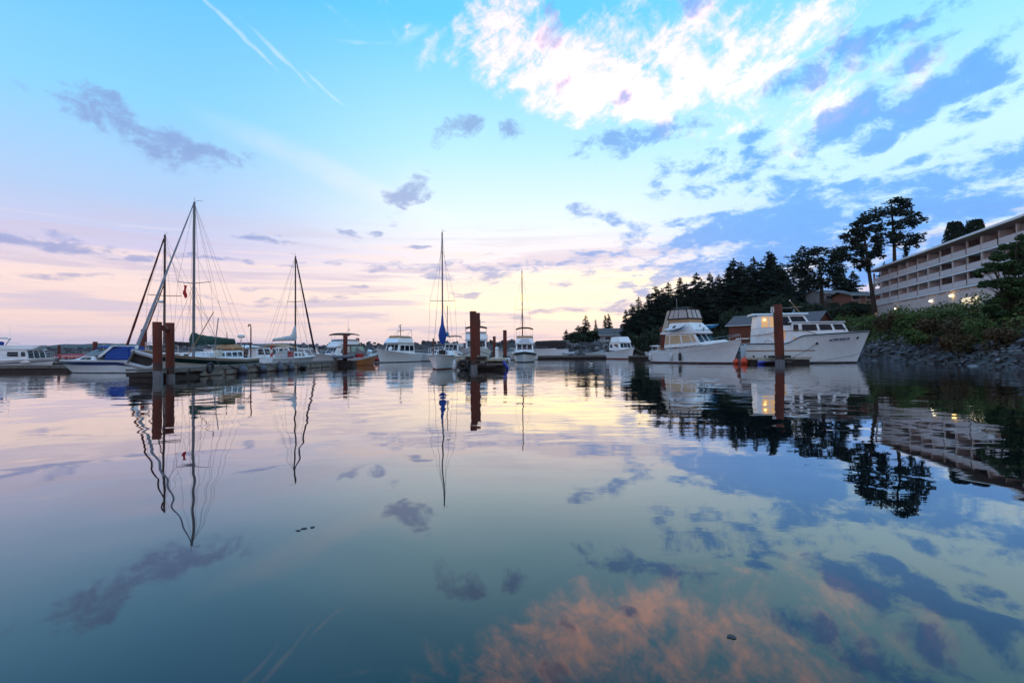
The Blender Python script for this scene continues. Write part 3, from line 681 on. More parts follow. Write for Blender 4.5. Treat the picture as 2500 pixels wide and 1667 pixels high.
def conifer(seed, h, r, bare=.12, dens=1.0, droop=.25):
    """trunk with limbs, and a crown of drooping boughs; returns (trunk mesh, crown mesh)"""
    rd = random.Random(seed); mb = MB(); lean = (rd.uniform(-.02, .02)*h, rd.uniform(-.02, .02)*h)
    ax = lambda z: V((lean[0]*(z/h)**2, lean[1]*(z/h)**2, z))
    mb.tube([ax(h*k/6)-V((0, 0, 1.2 if k == 0 else 0)) for k in range(7)], h*.016, 7, .03)
    P, D, Sz = [], [], []
    z = h*bare
    while z < h*.985:
        u = (z/h-bare)/(1-bare); prof = (1-u)**.8*(.35+.65*min(1, u/.18))
        for _ in range(rd.choice((4, 5, 6))):
            if rd.random() < .12: continue
            a = rd.uniform(0, math.tau); ln = r*prof*rd.uniform(.55, 1.2)+.35; dr_ = droop*rd.uniform(.5, 1.5)
            up = .35*u; d0 = V((math.cos(a), math.sin(a), 0)); base = ax(z)
            tip = base+d0*ln+V((0, 0, ln*(up-dr_)))
            if ln > 1.2: mb.tube([base, base.lerp(tip, .8)], .05+.012*ln, 4, .015)
            n = max(6, int(ln*13*dens))
            for k in range(n):
                q = (k+rd.random())/n; wdt = .42*ln*(1-.55*q)*rd.uniform(-1, 1); sd_ = V((-d0.y, d0.x, 0))
                p = base.lerp(tip, .12+.9*q)+sd_*wdt*.55-V((0, 0, abs(wdt)*.16+.10*rd.random()*ln))
                P.append(p); D.append(d0*.8+sd_*(1 if wdt > 0 else -1)*.7+V((0, 0, -.45))); Sz.append(.86*rd.uniform(.7, 1.25)*(.6+.4*(1-u)))
        z += h*.026*rd.uniform(.7, 1.3)
    P.append(ax(h)); D.append(V((0, 0, 1))); Sz.append(.9)
    tr = mb.build('trunk', bark); cr = leaves('crown', P, np.array(Sz)*h/17, needle, dirs=D, aspect=2.0, jitter=.35)
    return tr, cr
PROTO = []
def proto(seed, **k):
    t = thing('fir_tree', 'x', 'tree'); a, b = conifer(seed, **k); a.parent = t; b.parent = t; PROTO.append((t, k['h'])); return t
for k in range(6): proto(31+k, h=20, r=(4.2, 3.4, 3.8, 4.6, 3.0, 5.0)[k], bare=(.08, .15, .10, .25, .05, .30)[k], dens=(1.2, 1.1, 1.3, 1.0, 1.3, 1.0)[k], droop=(.3, .2, .28, .15, .35, .1)[k])
USED = set()
def tree(px, top, Y, base_z, label, kind, group=None, widen=1.0, name='fir_tree'):
    p = at(px, top, Y); H = p.z-base_z; src, h = PROTO[kind]
    if kind not in USED: t = src; USED.add(kind)
    else: t = copy_tree(src)
    t.name = name; t.location = (p.x, Y, base_z); k = H/h; t.scale = (k*widen, k*widen, k); t.rotation_euler = (0, 0, random.uniform(0, 6.28)); tag(t, label, 'tree', group); return t
random.seed(9)
WG = 'firs of the wood above the shore'
ordn = ['first','second','third','fourth','fifth','sixth','seventh','eighth','ninth','tenth','eleventh','twelfth','thirteenth','fourteenth','fifteenth','sixteenth','seventeenth','eighteenth','nineteenth','twentieth','twenty first','twenty second','twenty third','twenty fourth','twenty fifth','twenty sixth']
wood_trees = [(1528,756,146,5,4,1.2), (1543,742,150,5,2,1.1), (1558,726,148,5.5,0,1.1), (1572,740,143,5,3,1.2), (1586,718,150,6,1,1.2), (1600,697,152,6,2,1.15), (1614,704,149,6,3,1.1), (1632,692,153,6.5,0,1.2), (1648,712,146,6,4,1.3), (1660,678,155,7,1,1.1), (1676,690,149,6,2,1.2),
              (1694,668,156,7,0,1.2), (1712,683,150,7,3,1.3), (1733,666,158,8,4,1.0), (1746,690,150,8,1,1.3), (1756,672,158,8,2,1.3), (1776,652,160,8,0,1.1), (1792,632,158,8,2,1.25), (1806,640,160,8,1,1.2), (1824,650,156,8,4,1.15), (1840,628,164,9,0,1.0), (1856,640,160,9,2,1.1), (1872,614,164,9,1,1.15), (1890,618,162,9,0,1.1), (1905,640,156,9,3,1.2), (1925,690,150,9,4,1.3)]
for i, (px, top, Y, bz, k, wd) in enumerate(wood_trees):
    tree(px, top, Y, bz, 'dark fir in the shoreline wood, %s from its left end' % ordn[i], k, WG, wd*1.32)
for i, (a_, b_) in enumerate(zip(wood_trees, wood_trees[1:])):
    tree((a_[0]+b_[0])/2+random.uniform(-3, 3), max(a_[1], b_[1])+random.uniform(8, 24), 172, max(a_[3], b_[3]), 'dark fir in the back row of the shoreline wood, %s from its left end' % ordn[i], (i*5+2) % 6, 'back row firs of the wood', 1.7)
for i, (px, top) in enumerate([(1918, 664), (1940, 672), (1966, 668), (2034, 676), (2064, 672), (2078, 690)]):
    tree(px, top, 168, 11, 'dark fir massed behind the round pine, %s from the left' % ordn[i], (i*5+1) % 6, 'firs massed behind the round pine', 1.7)
tree(1428, 770, 160, 4.3, 'broad dark fir left of the deck house behind the boulder wall', 0, None, 1.45)
tree(1412, 794, 158, 4.3, 'low wide fir at the left foot of the broad fir on the boulder wall', 3, None, 2.0)
tree(1455, 780, 163, 4.3, 'slim fir right of the broad fir near the deck house', 1, None, 1.0)
tree(1478, 768, 166, 4.5, 'narrow pointed fir left of a twin spire near the deck house', 4, None, 1.2)
tree(1486, 766, 168, 4.5, 'narrow pointed fir forming the right spire by the deck house', 2, None, 1.15)
tree(1382, 804, 154, 4.0, 'small lone fir at the left end of the boulder wall', 3, None, 1.6)
tree(2204, 622, 150, 12, 'small pointed fir top showing over the far end of the hotel roof', 1, None, 1.2)
tree(2158, 640, 165, 12, 'pale feathery fir in the gap left of the hotel end', 3, None, 1.1)
tree(2085, 662, 168, 13, 'open branched fir right of the dark round pine', 5, None, 1.3)
tree(2050, 655, 172, 13, 'open branched fir directly behind the grey house', 3, None, 1.3)
tree(1960, 700, 160, 10, 'dark fir at the left foot of the round pine above the sheds', 2, None, 1.5)
for s_, h_ in PROTO:
    pass
def pine(label, base, trunk, clumps, Y, seed, dens=520):
    """old shore pine: bare leaning trunk, heavy limbs, flat layered foliage pads; points given as photo positions at depth Y"""
    rd = random.Random(seed); b = at(*base, Y); t = thing('pine_tree', label, 'tree', b)
    tp = [at(x, y, Y)-b for x, y in trunk]; tp[0].z -= 1.5
    mb = MB(); mb.tube(tp, .52, 9, .10); P = []; Sz = []
    for (px, py, rx, ry) in clumps:
        k = Y/F; c = at(px, py, Y)-b; c.y += rd.uniform(-1, 1)*rx*k*.9
        j = min(range(1, len(tp)), key=lambda q: abs(tp[q].z-(c.z-rx*k*.35))); root_ = tp[j]
        mb.tube([root_, root_.lerp(c, .5)+V((0, 0, -.2)), c-V((0, 0, ry*k*.4))], .17, 5, .05)
        n = int(dens*rx*ry/500)+24
        for sub_ in range(4):
            o_ = V((rd.uniform(-.75, .75)*rx*k, rd.uniform(-.7, .7)*rx*k, rd.uniform(-1.1, .8)*ry*k)); fx, fz = rd.uniform(.5, .85), rd.uniform(.7, 1.5); slope = rd.uniform(-.25, .1)*(1 if o_.x > 0 else -1)
            for _ in range(n//4):
                d = V((rd.gauss(0, 1), rd.gauss(0, 1), rd.gauss(0, 1))); d.normalize(); d *= rd.random()**.45
                P.append(c+o_+V((d.x*rx*k*fx, d.y*rx*k*fx, d.z*ry*k*fz+d.x*rx*k*fx*slope))); Sz.append(rd.uniform(.45, 1.0))
        for _ in range(8):      # twigs that stick out of the pad
            a = rd.uniform(0, 6.28); e = c+V((math.cos(a)*rx*k*1.15, math.sin(a)*rx*k, rd.uniform(-.3, .5)*ry*k)); mb.tube([c, e], .05, 4, .02)
            for q in range(6): P.append(c.lerp(e, .75+.06*q)); Sz.append(.45)
    mb.build('trunk', bark, t, True); leaves('crown', P, np.array(Sz)*1.15, needle2, t, flat=.45, aspect=2.1); return t
pine('tall shore pine with flat spreading crown rising above the hotel roof', (2186, 735), [(2186, 735), (2184, 640), (2183, 600), (2180, 560), (2178, 520), (2176, 492)], 
     [(2178,497,26,7), (2200,493,16,7), (2150,511,22,7), (2213,505,16,8), (2230,524,16,6), (2198,518,24,8), (2168,528,26,8), (2138,530,14,6), (2208,545,26,8), (2228,548,14,6), (2180,550,20,9), (2152,552,20,8), (2200,568,24,9), (2226,578,20,8), (2240,592,9,10), (2160,575,20,9), (2186,588,18,8), (2212,596,14,9), (2150,596,14,8), (2214,612,6,10)], 132, 3)
pine('leaning shore pine with a dark trunk beside the left end of the hotel', (2136, 748), [(2136, 748), (2130, 720), (2124, 680), (2118, 640), (2113, 600), (2108, 560), (2102, 530)],
     [(2102,532,12,7), (2118,538,16,7), (2092,548,18,7), (2125,555,20,8), (2080,562,20,7), (2105,570,22,8), (2060,578,16,5), (2130,580,16,9), (2085,588,22,8), (2112,598,22,9), (2070,606,22,8), (2140,604,12,9), (2098,618,20,8), (2050,622,22,8), (2132,622,14,10), (2030,630,12,6), (2076,638,10,9), (2142,618,10,12), (2104,640,10,12), (2122,648,8,12)], 120, 4)
pine('broad dark round pine standing above the red boat shed', (2006, 742), [(2006, 742), (2006, 700), (2004, 670), (2000, 645), (1996, 620)],
     [(1975,612,20,8), (2008,606,24,8), (2028,618,18,8), (1950,626,20,9), (1985,630,26,10), (2016,636,26,10), (2042,640,16,9), (1945,648,20,10), (1975,655,28,12), (2010,660,28,12), (2040,665,18,11), (1950,672,20,12), (1985,684,28,12), (2020,688,24,12), (1955,696,18,10), (2045,692,12,10)], 138, 6, 600)
def cypress(label, px, top, Y, bz, r):
    p = at(px, top, Y); H = p.z-bz; t = thing('cypress_tree', label, 'tree', (p.x, Y, bz)); MB().tube([(0, 0, -1), (0, 0, H*.9)], .3, 7, .05).build('trunk', bark, t, True); P = []
    for _ in range(5200):
        u = random.random()**.8; a = random.uniform(0, 6.28); rr = r*math.sin(math.pi*min(1, .08+.92*(1-u))**.75)**.8*(1+.22*mnoise.noise(V((a*1.3, u*7, px))))*random.random()**.35
        P.append(V((rr*math.cos(a), rr*math.sin(a), H*(.05+.95*u))))
    leaves('crown', P, .6, needle, t, flat=1.3, aspect=1.8)
cypress('dark rounded cypress behind the hotel roof, left of two', 2330, 543, 106, 10, 1.9)
cypress('dark rounded cypress behind the hotel roof, right of two', 2379, 538, 104, 10, 1.9)
# brambles down the bank: nobody could count them
def scatter(n, i0, i1, d0, d1, bump, thick):
    out = []
    for _ in range(n):
        i = random.uniform(i0, i1); k = int(i); d = d0+(d1-d0)*random.random()
        p = bank_at(k, d)+(SP[min(k+1, len(SP)-1)][0]-SP[k][0])*(i-k)
        b_ = max(0, .5+mnoise.noise(p*.25)*1.3+mnoise.noise(p*.8)*.6)
        edge = min(1, (d-d0)/1.2+.25)*min(1, (d1-d)/2.0+.2)
        out.append(p+V((0, 0, random.random()**.6*b_*bump*edge+thick*random.random())))
    return out
iw = next(i for i, (p, u) in enumerate(SP) if u > 8.0)
random.seed(33)
leaves('brambles', scatter(52000, 4, iw, 4.6, 17, 2.0, .15), .34, leafg, kind='stuff', flat=.6, aspect=1.5)
leaves('dry_brambles', scatter(16000, 4, iw, 4.3, 11, 1.5, .1), .32, leafr, kind='stuff', flat=.6, aspect=1.6)
leaves('grass', scatter(16000, 8, iw+6, 14, 46, .5, .05), .5, grassm, kind='stuff', flat=1.4, aspect=3)
def bush(px, py, Y, w_, h_, label, m, n=900, sz=.4, name='shrub', base=None, stems=5):
    top = at(px, py, Y); b = V((top.x, Y, top.z-h_ if base is None else base)); t = thing(name, label, 'shrub', b); P = []; st = MB(); H = top.z-b.z
    for k in range(9):
        a = random.uniform(0, 6.28); q = random.random()**.5; c = V((math.cos(a)*w_*.36*q, math.sin(a)*w_*.36*q, H*random.uniform(.35, .78))); rr = w_*random.uniform(.16, .27)
        if k < stems: st.tube([V((c.x*.2, c.y*.2, -.3)), c*.6, c], .06, 5, .02)
        for _ in range(n//9):
            d = V((random.gauss(0, 1), random.gauss(0, 1), random.gauss(0, 1))).normalized()*random.random()**.4*rr; d.z *= H*.22/rr*1.1; P.append(c+d)
    for _ in range(n//4):
        a = random.uniform(0, 6.28); q = random.random()**.5; P.append(V((math.cos(a)*w_*.42*q, math.sin(a)*w_*.42*q, random.uniform(0, .45)*H)))
    st.build('stem', bark, t); leaves('foliage', P, sz, m, t, flat=.7, aspect=1.6); return t
random.seed(4)
for px, py, Y, w_, h_, lb in [(1590,800,138,9,7,'grey green bush mass at the left end of the wood behind the dock'), (1640,790,139,10,8,'tall grey green bush left of the rusty far pile'), (1690,800,138,9,7,'dark bush behind the flybridge canvas of the white motor yacht'), (1740,800,140,10,8,'dark bush between the motor yacht canvas and the sheds'), (1545,812,141,8,5,'round bush where the boulder wall meets the wood'),
                          (1448,806,160,8,3,'low dark bush under the broad fir on the boulder wall'), (1412,812,158,7,2.5,'low dark bush left of the broad fir on the boulder wall'), (1885,775,118,6,3.4,'green bush in front of the small red shed'), (1960,735,130,9,5,'dark shrub on the slope left of the grey house'), (2070,735,128,8,4,'dark shrub on the slope right of the grey house'), (2040,752,120,7,3,'shrub on the dry slope above the boat shed gable'), (1900,720,135,10,8,'tall dark shrub left of the round pine above the sheds'), (1800,745,138,11,9,'tall dark shrub above the sheds at the edge of the wood'), (1850,745,140,11,9,'tall dark shrub behind the roof of the classic cruiser'), (1985,742,134,8,5,'dark shrub hiding the left wall of the grey house'), (2098,738,130,8,5,'dark shrub in front of the rose coloured house'), (2060,745,126,7,4,'round shrub below the deck of the grey house')]:
    bush(px, py, Y, w_, h_, lb, bushm, 1700, .55)
for k, (px, py, Y, w_, h_, m, lb) in enumerate([(2120,772,74,3.5,2.2,leafg,'green bramble mound above the bow of the classic cruiser'), (2168,765,68,3.2,2.4,leafr,'brown bramble mound, first right of the leaning pine'), (2215,758,66,4.0,2.6,leafg,'tall green bramble mound below the white hotel lamps'), (2262,772,60,3.4,2.4,leafr,'rusty brown shrub halfway up the bank'), (2300,752,60,3.8,2.6,leafg,'green shrub just below the yellow hotel lamp'), (2350,770,54,3.6,2.6,leafr,'brown shrub on the bank below the lit windows'), (2395,775,50,3.2,2.6,leafg,'green shrub left of the leafy tree at the right edge'), (2440,800,46,3.4,2.2,leafr,'dry brown shrub under the leafy tree at the right edge'), (2240,800,58,3.0,1.8,leafg,'low green mound hanging over the stones'), (2330,812,50,3.0,1.8,leafr,'low brown mound hanging over the stones')]):
    bush(px, py, Y, w_, h_, lb, m, 1500, .28)
# the leafy tree at the right edge
def alder():
    Y = 52; b = at(2476, 800, Y); t = thing('alder_tree', 'leafy green tree leaning over the bank at the right edge', 'tree', b); rd = random.Random(8)
    st = MB(); P = []; k = Y/F
    for tr in ([(2476,800),(2474,730),(2478,660),(2482,600)], [(2476,800),(2455,735),(2440,690),(2425,650)], [(2476,800),(2500,720),(2520,640)]): st.tube([at(x, y, Y)-b-V((0, 0, .6 if n_ == 0 else 0)) for n_, (x, y) in enumerate(tr)], .22, 7, .05)
    for (px, py, rx, ry) in [(2485,590,20,18), (2460,620,22,16), (2495,630,26,22), (2440,648,24,14), (2470,660,28,20), (2420,664,14,10), (2448,690,28,16), (2490,690,26,22), (2425,700,18,9), (2470,725,30,20), (2436,735,24,12), (2500,740,26,22), (2412,690,8,7), (2455,765,28,16), (2490,780,28,20), (2530,620,40,40), (2540,700,44,50), (2560,780,50,40), (2400,755,14,9)]:
        for sub in range(5):
            c = at(px+rd.uniform(-.6, .6)*rx, py+rd.uniform(-.6, .6)*ry, Y)-b; c.y += rd.uniform(-1.5, 1.5)
            st.tube([at(2474, 735, Y)-b, c], .035, 4, .012)
            for _ in range(int(3.4*rx*ry/5)+24):
                d = V((rd.gauss(0, 1), rd.gauss(0, 1), rd.gauss(0, 1))).normalized()*rd.random()**.5; P.append(c+V((d.x*rx*k*.62, d.y*rx*k*.7, d.z*ry*k*.5)))
    st.build('trunk', bark, t, True); leaves('crown', P, .23, leaft, t, flat=.7, aspect=1.5)
alder()
# ------------------------------------------------------------------ docks, piles, fenders
def pile(label, px, Y, top, dia=.5, barnacle=.55, cap=True, lean=0.0, depth=2.0):
    zt = gz(px, top, Y); t = thing('steel_pile', label, 'pile', (gx(px, Y), Y, 0)); r = dia/2
    a = lambda z: V((lean*z, 0, z))
    rings = [[a(z)+V((r*math.cos(k*math.tau/18), r*math.sin(k*math.tau/18), 0)) for k in range(18)] for z in (barnacle, barnacle+.5, zt*.6+.4, zt-.03)]
    rings += [[a(zt)+V((q*math.cos(k*math.tau/18), q*math.sin(k*math.tau/18), 0)) for k in range(18)] for q in (r*.96, r*.86)]
    rings += [[a(zt-.25)+V((r*.84*math.cos(k*math.tau/18), r*.84*math.sin(k*math.tau/18), 0)) for k in range(18)]]
    s_ = MB().loft(rings, True, True).build('shaft', rust, t, True)
    wz = barnacle+.30*min(1.0, zt/2.5)
    MB().loft([[a(z)+V(((r+.004)*math.cos(k*math.tau/18), (r+.004)*math.sin(k*math.tau/18), q_*.10*mnoise.noise(V((k*1.7, px, 0))))) for k in range(18)] for z, q_ in ((barnacle-.02, 0), (wz, 1), (wz+.12, 2))], True, False).build('wet_band', wetst, t, True)
    rb = []
    for z in [-depth+(barnacle+depth)*i/12 for i in range(13)]:
        rb.append([a(z)+V(((r+.012+.02*mnoise.noise(V((k*.9, z*3, px))))*math.cos(k*math.tau/18), (r+.012+.02*mnoise.noise(V((k*.9+9, z*3, px))))*math.sin(k*math.tau/18), 0)) for k in range(18)])
    MB().loft(rb).build('barnacle_crust', barn, t, True)
    return t, zt
pa, za = pile('left of the two near rusty piles joined by a pipe', 386, 28.5, 786, .45, .55, lean=-.02)
pb, zb_ = pile('right of the two near rusty piles joined by a pipe', 416, 30.2, 788, .45, .3, lean=-.012)
MB().tube([V((.18, .1, za-.32)), V((pb.location.x-pa.location.x-.18, 1.6, za-.30))], .15, 12).build('cross_pipe', rust, pa, True)
pile('short rusty pile behind the bow of the green striped sailboat', 351, 45.5, 804, .45, .3)
pile('far rusty pile left of the blue topped cruiser', 232, 66, 834, .5, .3)
pile('tallest rusty pile, nearest in the middle of the harbour', 1157, 42, 760, .52, .45, lean=-.012)
pile('rusty pile just behind the tallest middle one', 1166, 45, 764, .45, .3)
pile('short rusty pile left of the white dock pedestal', 1207, 84, 821, .46, .3)
pile('rusty pile left of the maroon topped boat', 1233, 66, 806, .46, .3)
pile('rusty pile in front of the dark topped flybridge boat', 843, 61, 815, .48, .3)
pile('leaning rusty pile left of the motor yacht with kayaks', 1620, 86, 798, .85, .3, lean=-.03)
p8, z8 = pile('thick rusty pile with white number in front of the classic cruiser', 1904, 53, 744, .86, .5, lean=-.025)
mb = MB(); mb.box((-.50, -.15, z8-.45), (.10, .04, .9)); 
text('number', '8', .82, whitep, p8, (-.62-.025*z8, -.20, z8-.55), (R(90), 0, 0), 0, .012, .012)
pile('thin rusty post among the white bows left of centre', 1058, 88, 826, .26, .3)
pile('low dark pile on the far dock at left', 144, 70, 843, .3, .3)
# main dock: runs away from the camera at the left
MX0, MX1 = -21.0, -19.75
def dock_boards(root, x, y0, y1, z0, z1, n, m, gap=.05, face=1, th=.08):
    for k in range(n):
        a, b = lerp(y0, y1, k/n)+gap/2, lerp(y0, y1, (k+1)/n)-gap/2
        MB().box((x+face*(th/2+.004*(k % 3)), (a+b)/2, (z0+z1)/2+.012*((k*7) % 3-1)), (th, b-a, z1-z0)).build('fascia_board', m, root)
d1 = thing('dock', 'long timber dock with black fenders running away beside the sailboats', 'dock', (0, 0, 0))
MB().box(((MX0+MX1)/2, 48, .60), (MX1-MX0, 29, .08)).build('deck', wood, d1)
dock_boards(d1, MX1, 33.8, 62.5, .40, .63, 12, wood)
MB().box(((MX0+MX1)/2, 48.4, .16), (MX1-MX0-.12, 28.4, .5)).build('float', conc, d1)
for k in range(9): MB().box((MX1-.02, 35+k*3.1, .22), (.14, 2.75, .30)).build('float_block', conc, d1)
d2 = thing('gangway_float', 'low dark timber float with open beams in front of the near piles', 'dock', (0, 0, 0))
MB().box((-20.2, 31.2, .58), (1.4, 4.8, .10)).build('deck', wood, d2)
dock_boards(d2, -19.5, 28.8, 33.6, .38, .60, 3, wood, .25)
for k in range(4): MB().box((-20.2, 29.0+k*1.5, .32), (1.45, .26, .22)).build('cross_beam', woodd, d2)
MB().box((-20.25, 31.2, .05), (1.2, 4.4, .34)).build('log_float', woodd, d2)
def ball_fender(label, loc, r, m, name='fender', cat='fender', group=None, n=16):
    t = thing(name, label, cat, loc, 0, group)
    prof = [(r*.05, -r)]+[(r*math.cos(a), r*math.sin(a)) for a in [R(-75+15*k) for k in range(10)]]+[(r*.32, r*.93), (r*.2, r*1.1), (r*.16, r*1.25), (r*.04, r*1.27)]
    MB().lathe(prof, (0, 0, 0), n).build('body', m, t, True); return t
def cyl_fender(label, loc, r, h, m, rot=None, name='fender', up=None, group=None):
    t = thing(name, label, 'fender', loc, 0, group); m3 = rot.to_3x3() if rot else None
    capsule((0, 0, 0), r, h, m3).build('body', m, t, True)
    if up: MB().tube([(m3 or Matrix.Identity(3)) @ V((0, 0, h/2+r*.3)), V(up)], .012, 4).build('line', rope, t, True)
    return t
for k, (px, lab) in enumerate([(590, 'big round dark fender, first on the long timber dock'), (640, 'round dark fender, second along the long timber dock'), (682, 'egg shaped dark fender, third along the long timber dock'), (709, 'egg shaped dark fender, fourth along the long timber dock')]):
    Y = -(-19.45)*F/(CX-px); r = (.34, .30, .27, .27)[k]
    b = ball_fender(lab, (-19.36, Y, .22), r, fend, group='dark fenders along the timber dock'); 
    if k > 1: b.scale = (1, 1.15, 1.3); b.rotation_euler = (R(-25), 0, 0)
    MB().tube(sag((0, 0, r*1.2), (-.35, .1, .45), -.08), .03, 5).build('line', rope, b, True)
b = ball_fender('flat dark fender, last along the long timber dock', (-19.4, 49.6, .2), .28, rubber, group='dark fenders along the timber dock'); b.scale = (1, 1.6, .7)
def tyre(label, loc, r, w_, rot):
    t = thing('tyre_fender', label, 'tyre', loc, 0, 'old tyres hung on the docks'); prof = []
    rings = []
    for k in range(20):
        a = k*math.tau/20; c = V((math.cos(a)*r, 0, math.sin(a)*r)); o = V((math.cos(a), 0, math.sin(a)))
        rings.append([rot @ (c+o*w_*.62*math.cos(q*math.tau/8)+V((0, w_*.5*math.sin(q*math.tau/8), 0))) for q in range(8)])
    rings.append(rings[0]); MB().loft(rings, True, False).build('tyre', rubber, t, True); return t
tyre('half tyre on the corner of the long timber dock', (-19.6, 34.6, .55), .26, .16, Matrix.Rotation(R(80), 3, 'Z'))
for k, (y0, y1) in enumerate([(37.0, 39.5), (40.5, 42.6), (44.6, 46.2)]):
    tag(MB().tube(sag((MX1+.12, y0, .66), (MX1+.12, y1, .66), .28), .03, 5).build('mooring_rope', rope), 'dark rope loop hanging on the long timber dock, %s from the near end' % ordn[k], 'rope', 'rope loops on the timber dock')
# left dock
d3 = thing('dock', 'weathered timber dock along the left edge behind the blue striped cruiser', 'dock', (-41, 46, 0), -3)
MB().box((0, 1.0, .52), (17, 2.0, .08)).build('deck', wood, d3)
for k in range(7): MB().box((-7.2+k*2.4, -.04-.006*(k % 2), .42+.012*(k % 2)), (2.32, .09, .24)).build('fascia_board', wood, d3)
MB().box((0, .9, .10), (16.8, 1.7, .5)).build('float', woodd, d3)
# second dock farther left carries the dark masted boat
d4 = thing('dock', 'low dock behind the red canoe at left', 'dock', (-45, 66, 0), 0)
MB().box((0, 0, .5), (40, 2.0, .12)).build('deck', wood, d4); MB().box((0, .05, .12), (39.6, 1.7, .6)).build('float', woodd, d4)
# middle dock with a T head
d5 = thing('dock', 'timber finger dock with T head behind the tallest middle pile', 'dock', (0, 0, 0))
MB().box((-2.55, 44.6, .72), (4.15, 2.6, .09)).build('deck', woodl, d5)
MB().box((-1.55, 60, .70), (2.0, 28.2, .08)).build('deck', woodl, d5)
for k, (x0, x1, z, m) in enumerate([(-4.6, -3.0, .78, woodl), (-2.9, -.55, .80, woodl), (-4.3, -2.2, .50, wood), (-2.1, -.6, .47, wood), (-3.6, -1.3, .30, woodd)]):
    MB().box(((x0+x1)/2, 43.2-.015*k, z), (x1-x0, .12, .17)).build('fascia_board', m, d5)
for k in range(5): MB().box((-4.3+k*.42, 43.1, .92), (.10, .12, .34)).build('bull_rail_block', woodl, d5)
MB().tube([(-4.7, 43.1, 1.08), (-2.6, 43.1, 1.06)], .07, 4).build('bull_rail', woodl, d5)
MB().box((-2.5, 44.8, .16), (3.6, 2.2, .5)).build('log_float', woodd, d5); MB().box((-1.55, 60, .2), (1.8, 28, .6)).build('float', woodd, d5)
MB().box((-2.9, 42.9, .98), (1.7, .35, .22)).build('pile_collar', woodd, d5); MB().box((-.7, 65.6, .85), (.9, .7, .18)).build('pile_collar', woodd, d5)
tyre('tyre hung on the middle dock left of the tallest pile', (-4.0, 42.95, .42), .33, .17, Matrix.Identity(3)); tyre('tyre hung on the middle dock beside the tallest pile', (-3.3, 42.9, .38), .33, .17, Matrix.Rotation(R(12), 3, 'Z'))
cyl_fender('slanting blue fender at the right corner of the middle dock', (-.52, 42.9, .36), .12, .75, fendb, Matrix.Rotation(R(-28), 4, 'Y'))
cyl_fender('white fender hanging off the right edge of the middle dock', (-.35, 56, .5), .14, .7, fendw, Matrix.Rotation(R(-8), 4, 'Y'))
ped = thing('dock_pedestal', 'white power pedestal with round cap on the middle dock', 'pedestal', (gx(1213, 56), 56, .74))
MB().box((0, 0, .45), (.34, .3, .9)).build('post', whitep, ped, False, .03); MB().lathe([(.15, .88), (.19, .95), (.19, 1.12), (.12, 1.22), (.02, 1.25)], (0, 0, 0), 12).build('cap', whitep, ped, True)
# far docks
d6 = thing('dock', 'long low dock across the far basin in front of the boulder wall', 'dock', (15, 108, 0), 0)
MB().box((-2, 0, .66), (24, 2.4, .10)).build('deck', wood, d6); MB().box((-2, .1, .26), (23.8, 2.1, .8)).build('float', woodd, d6)
for k in range(9): MB().box((-12.7+k*2.66, -1.24-.005*(k % 2), .5+.01*(k % 2)), (2.6, .09, .34)).build('fascia_board', wood, d6)
d7 = thing('dock', 'cluttered wooden float left of the motor yacht stern', 'dock', (gx(1580, 92), 92, 0), -12)
MB().box((0, 0, .62), (6.6, 2.6, .10)).build('deck', wood, d7); MB().box((0, .1, .28), (6.3, 2.3, .62)).build('float', woodd, d7)
for k in range(3): MB().box((-2.2+k*2.2, -1.34, .55), (2.1, .08, .2)).build('fascia_board', wood, d7)
d8 = thing('dock', 'short finger dock at the foot of the numbered pile', 'dock', (28.2, 56.4, 0), 0)
MB().box((-.6, -.6, .62), (6.6, 1.5, .10)).build('deck', woodl, d8)
for k, (x0, x1, y, z, m) in enumerate([(-3.9, -1.2, -1.42, .58, woodl), (-1.1, .9, -1.44, .50, wood), (.95, 2.7, -1.42, .60, woodl)]): MB().box(((x0+x1)/2, y, z), (x1-x0, .09, .2)).build('fascia_board', m, d8)
MB().box((-1.7, -1.62, .36), (2.4, .5, .16)).build('step_board', tubel, d8); MB().box((-.4, -1.7, .22), (1.6, .4, .12)).build('step_board', wood, d8)
MB().box((-.5, -.6, .2), (6.2, 1.3, .5)).build('log_float', woodd, d8); MB().box((-1.0, -2.2, .78), (1.9, .9, .22)).build('pile_collar', woodd, d8)
for k, (px, Y, r, lab) in enumerate([(1817, 55.5, .40, 'big orange ball buoy beside the bow of the motor yacht'), (1797, 57.0, .30, 'orange ball buoy half hidden under the motor yacht bow'), (1598, 88, .33, 'orange ball buoy at the stern of the motor yacht'), (918, 80.5, .34, 'left of the two red ball fenders by the grey trawler bow'), (926, 79.5, .34, 'right of the two red ball fenders by the grey trawler bow')]):
    ball_fender(lab, (gx(px, Y), Y, r*.75 if k < 3 else .55), r, orange if k < 3 else redp, 'ball_buoy', 'buoy', 'orange and red ball buoys')
cyl_fender('blue fender lying by the numbered pile', (gx(1858, 54.5), 54.5, .16), .15, .75, fendb, Matrix.Rotation(R(82), 4, 'Y'))
gull = thing('gull', 'white gull floating on the water in front of the boulder wall', 'bird', (gx(1442, 58), 58, 0), 200)
MB().loft([[V((x, r_*1.0*math.cos(k*math.tau/10), zc+r_*.9*math.sin(k*math.tau/10))) for k in range(10)] for x, r_, zc in ((-.30, .012, .17), (-.22, .05, .13), (-.10, .10, .10), (.04, .11, .10), (.13, .085, .13), (.17, .05, .19), (.19, .045, .25), (.23, .05, .28), (.27, .04, .28), (.30, .012, .27))]).build('body', whitep, gull, True)
MB().tube([(.29, 0, .275), (.36, 0, .262)], .013, 6, .004).build('beak', canvt, gull, True)
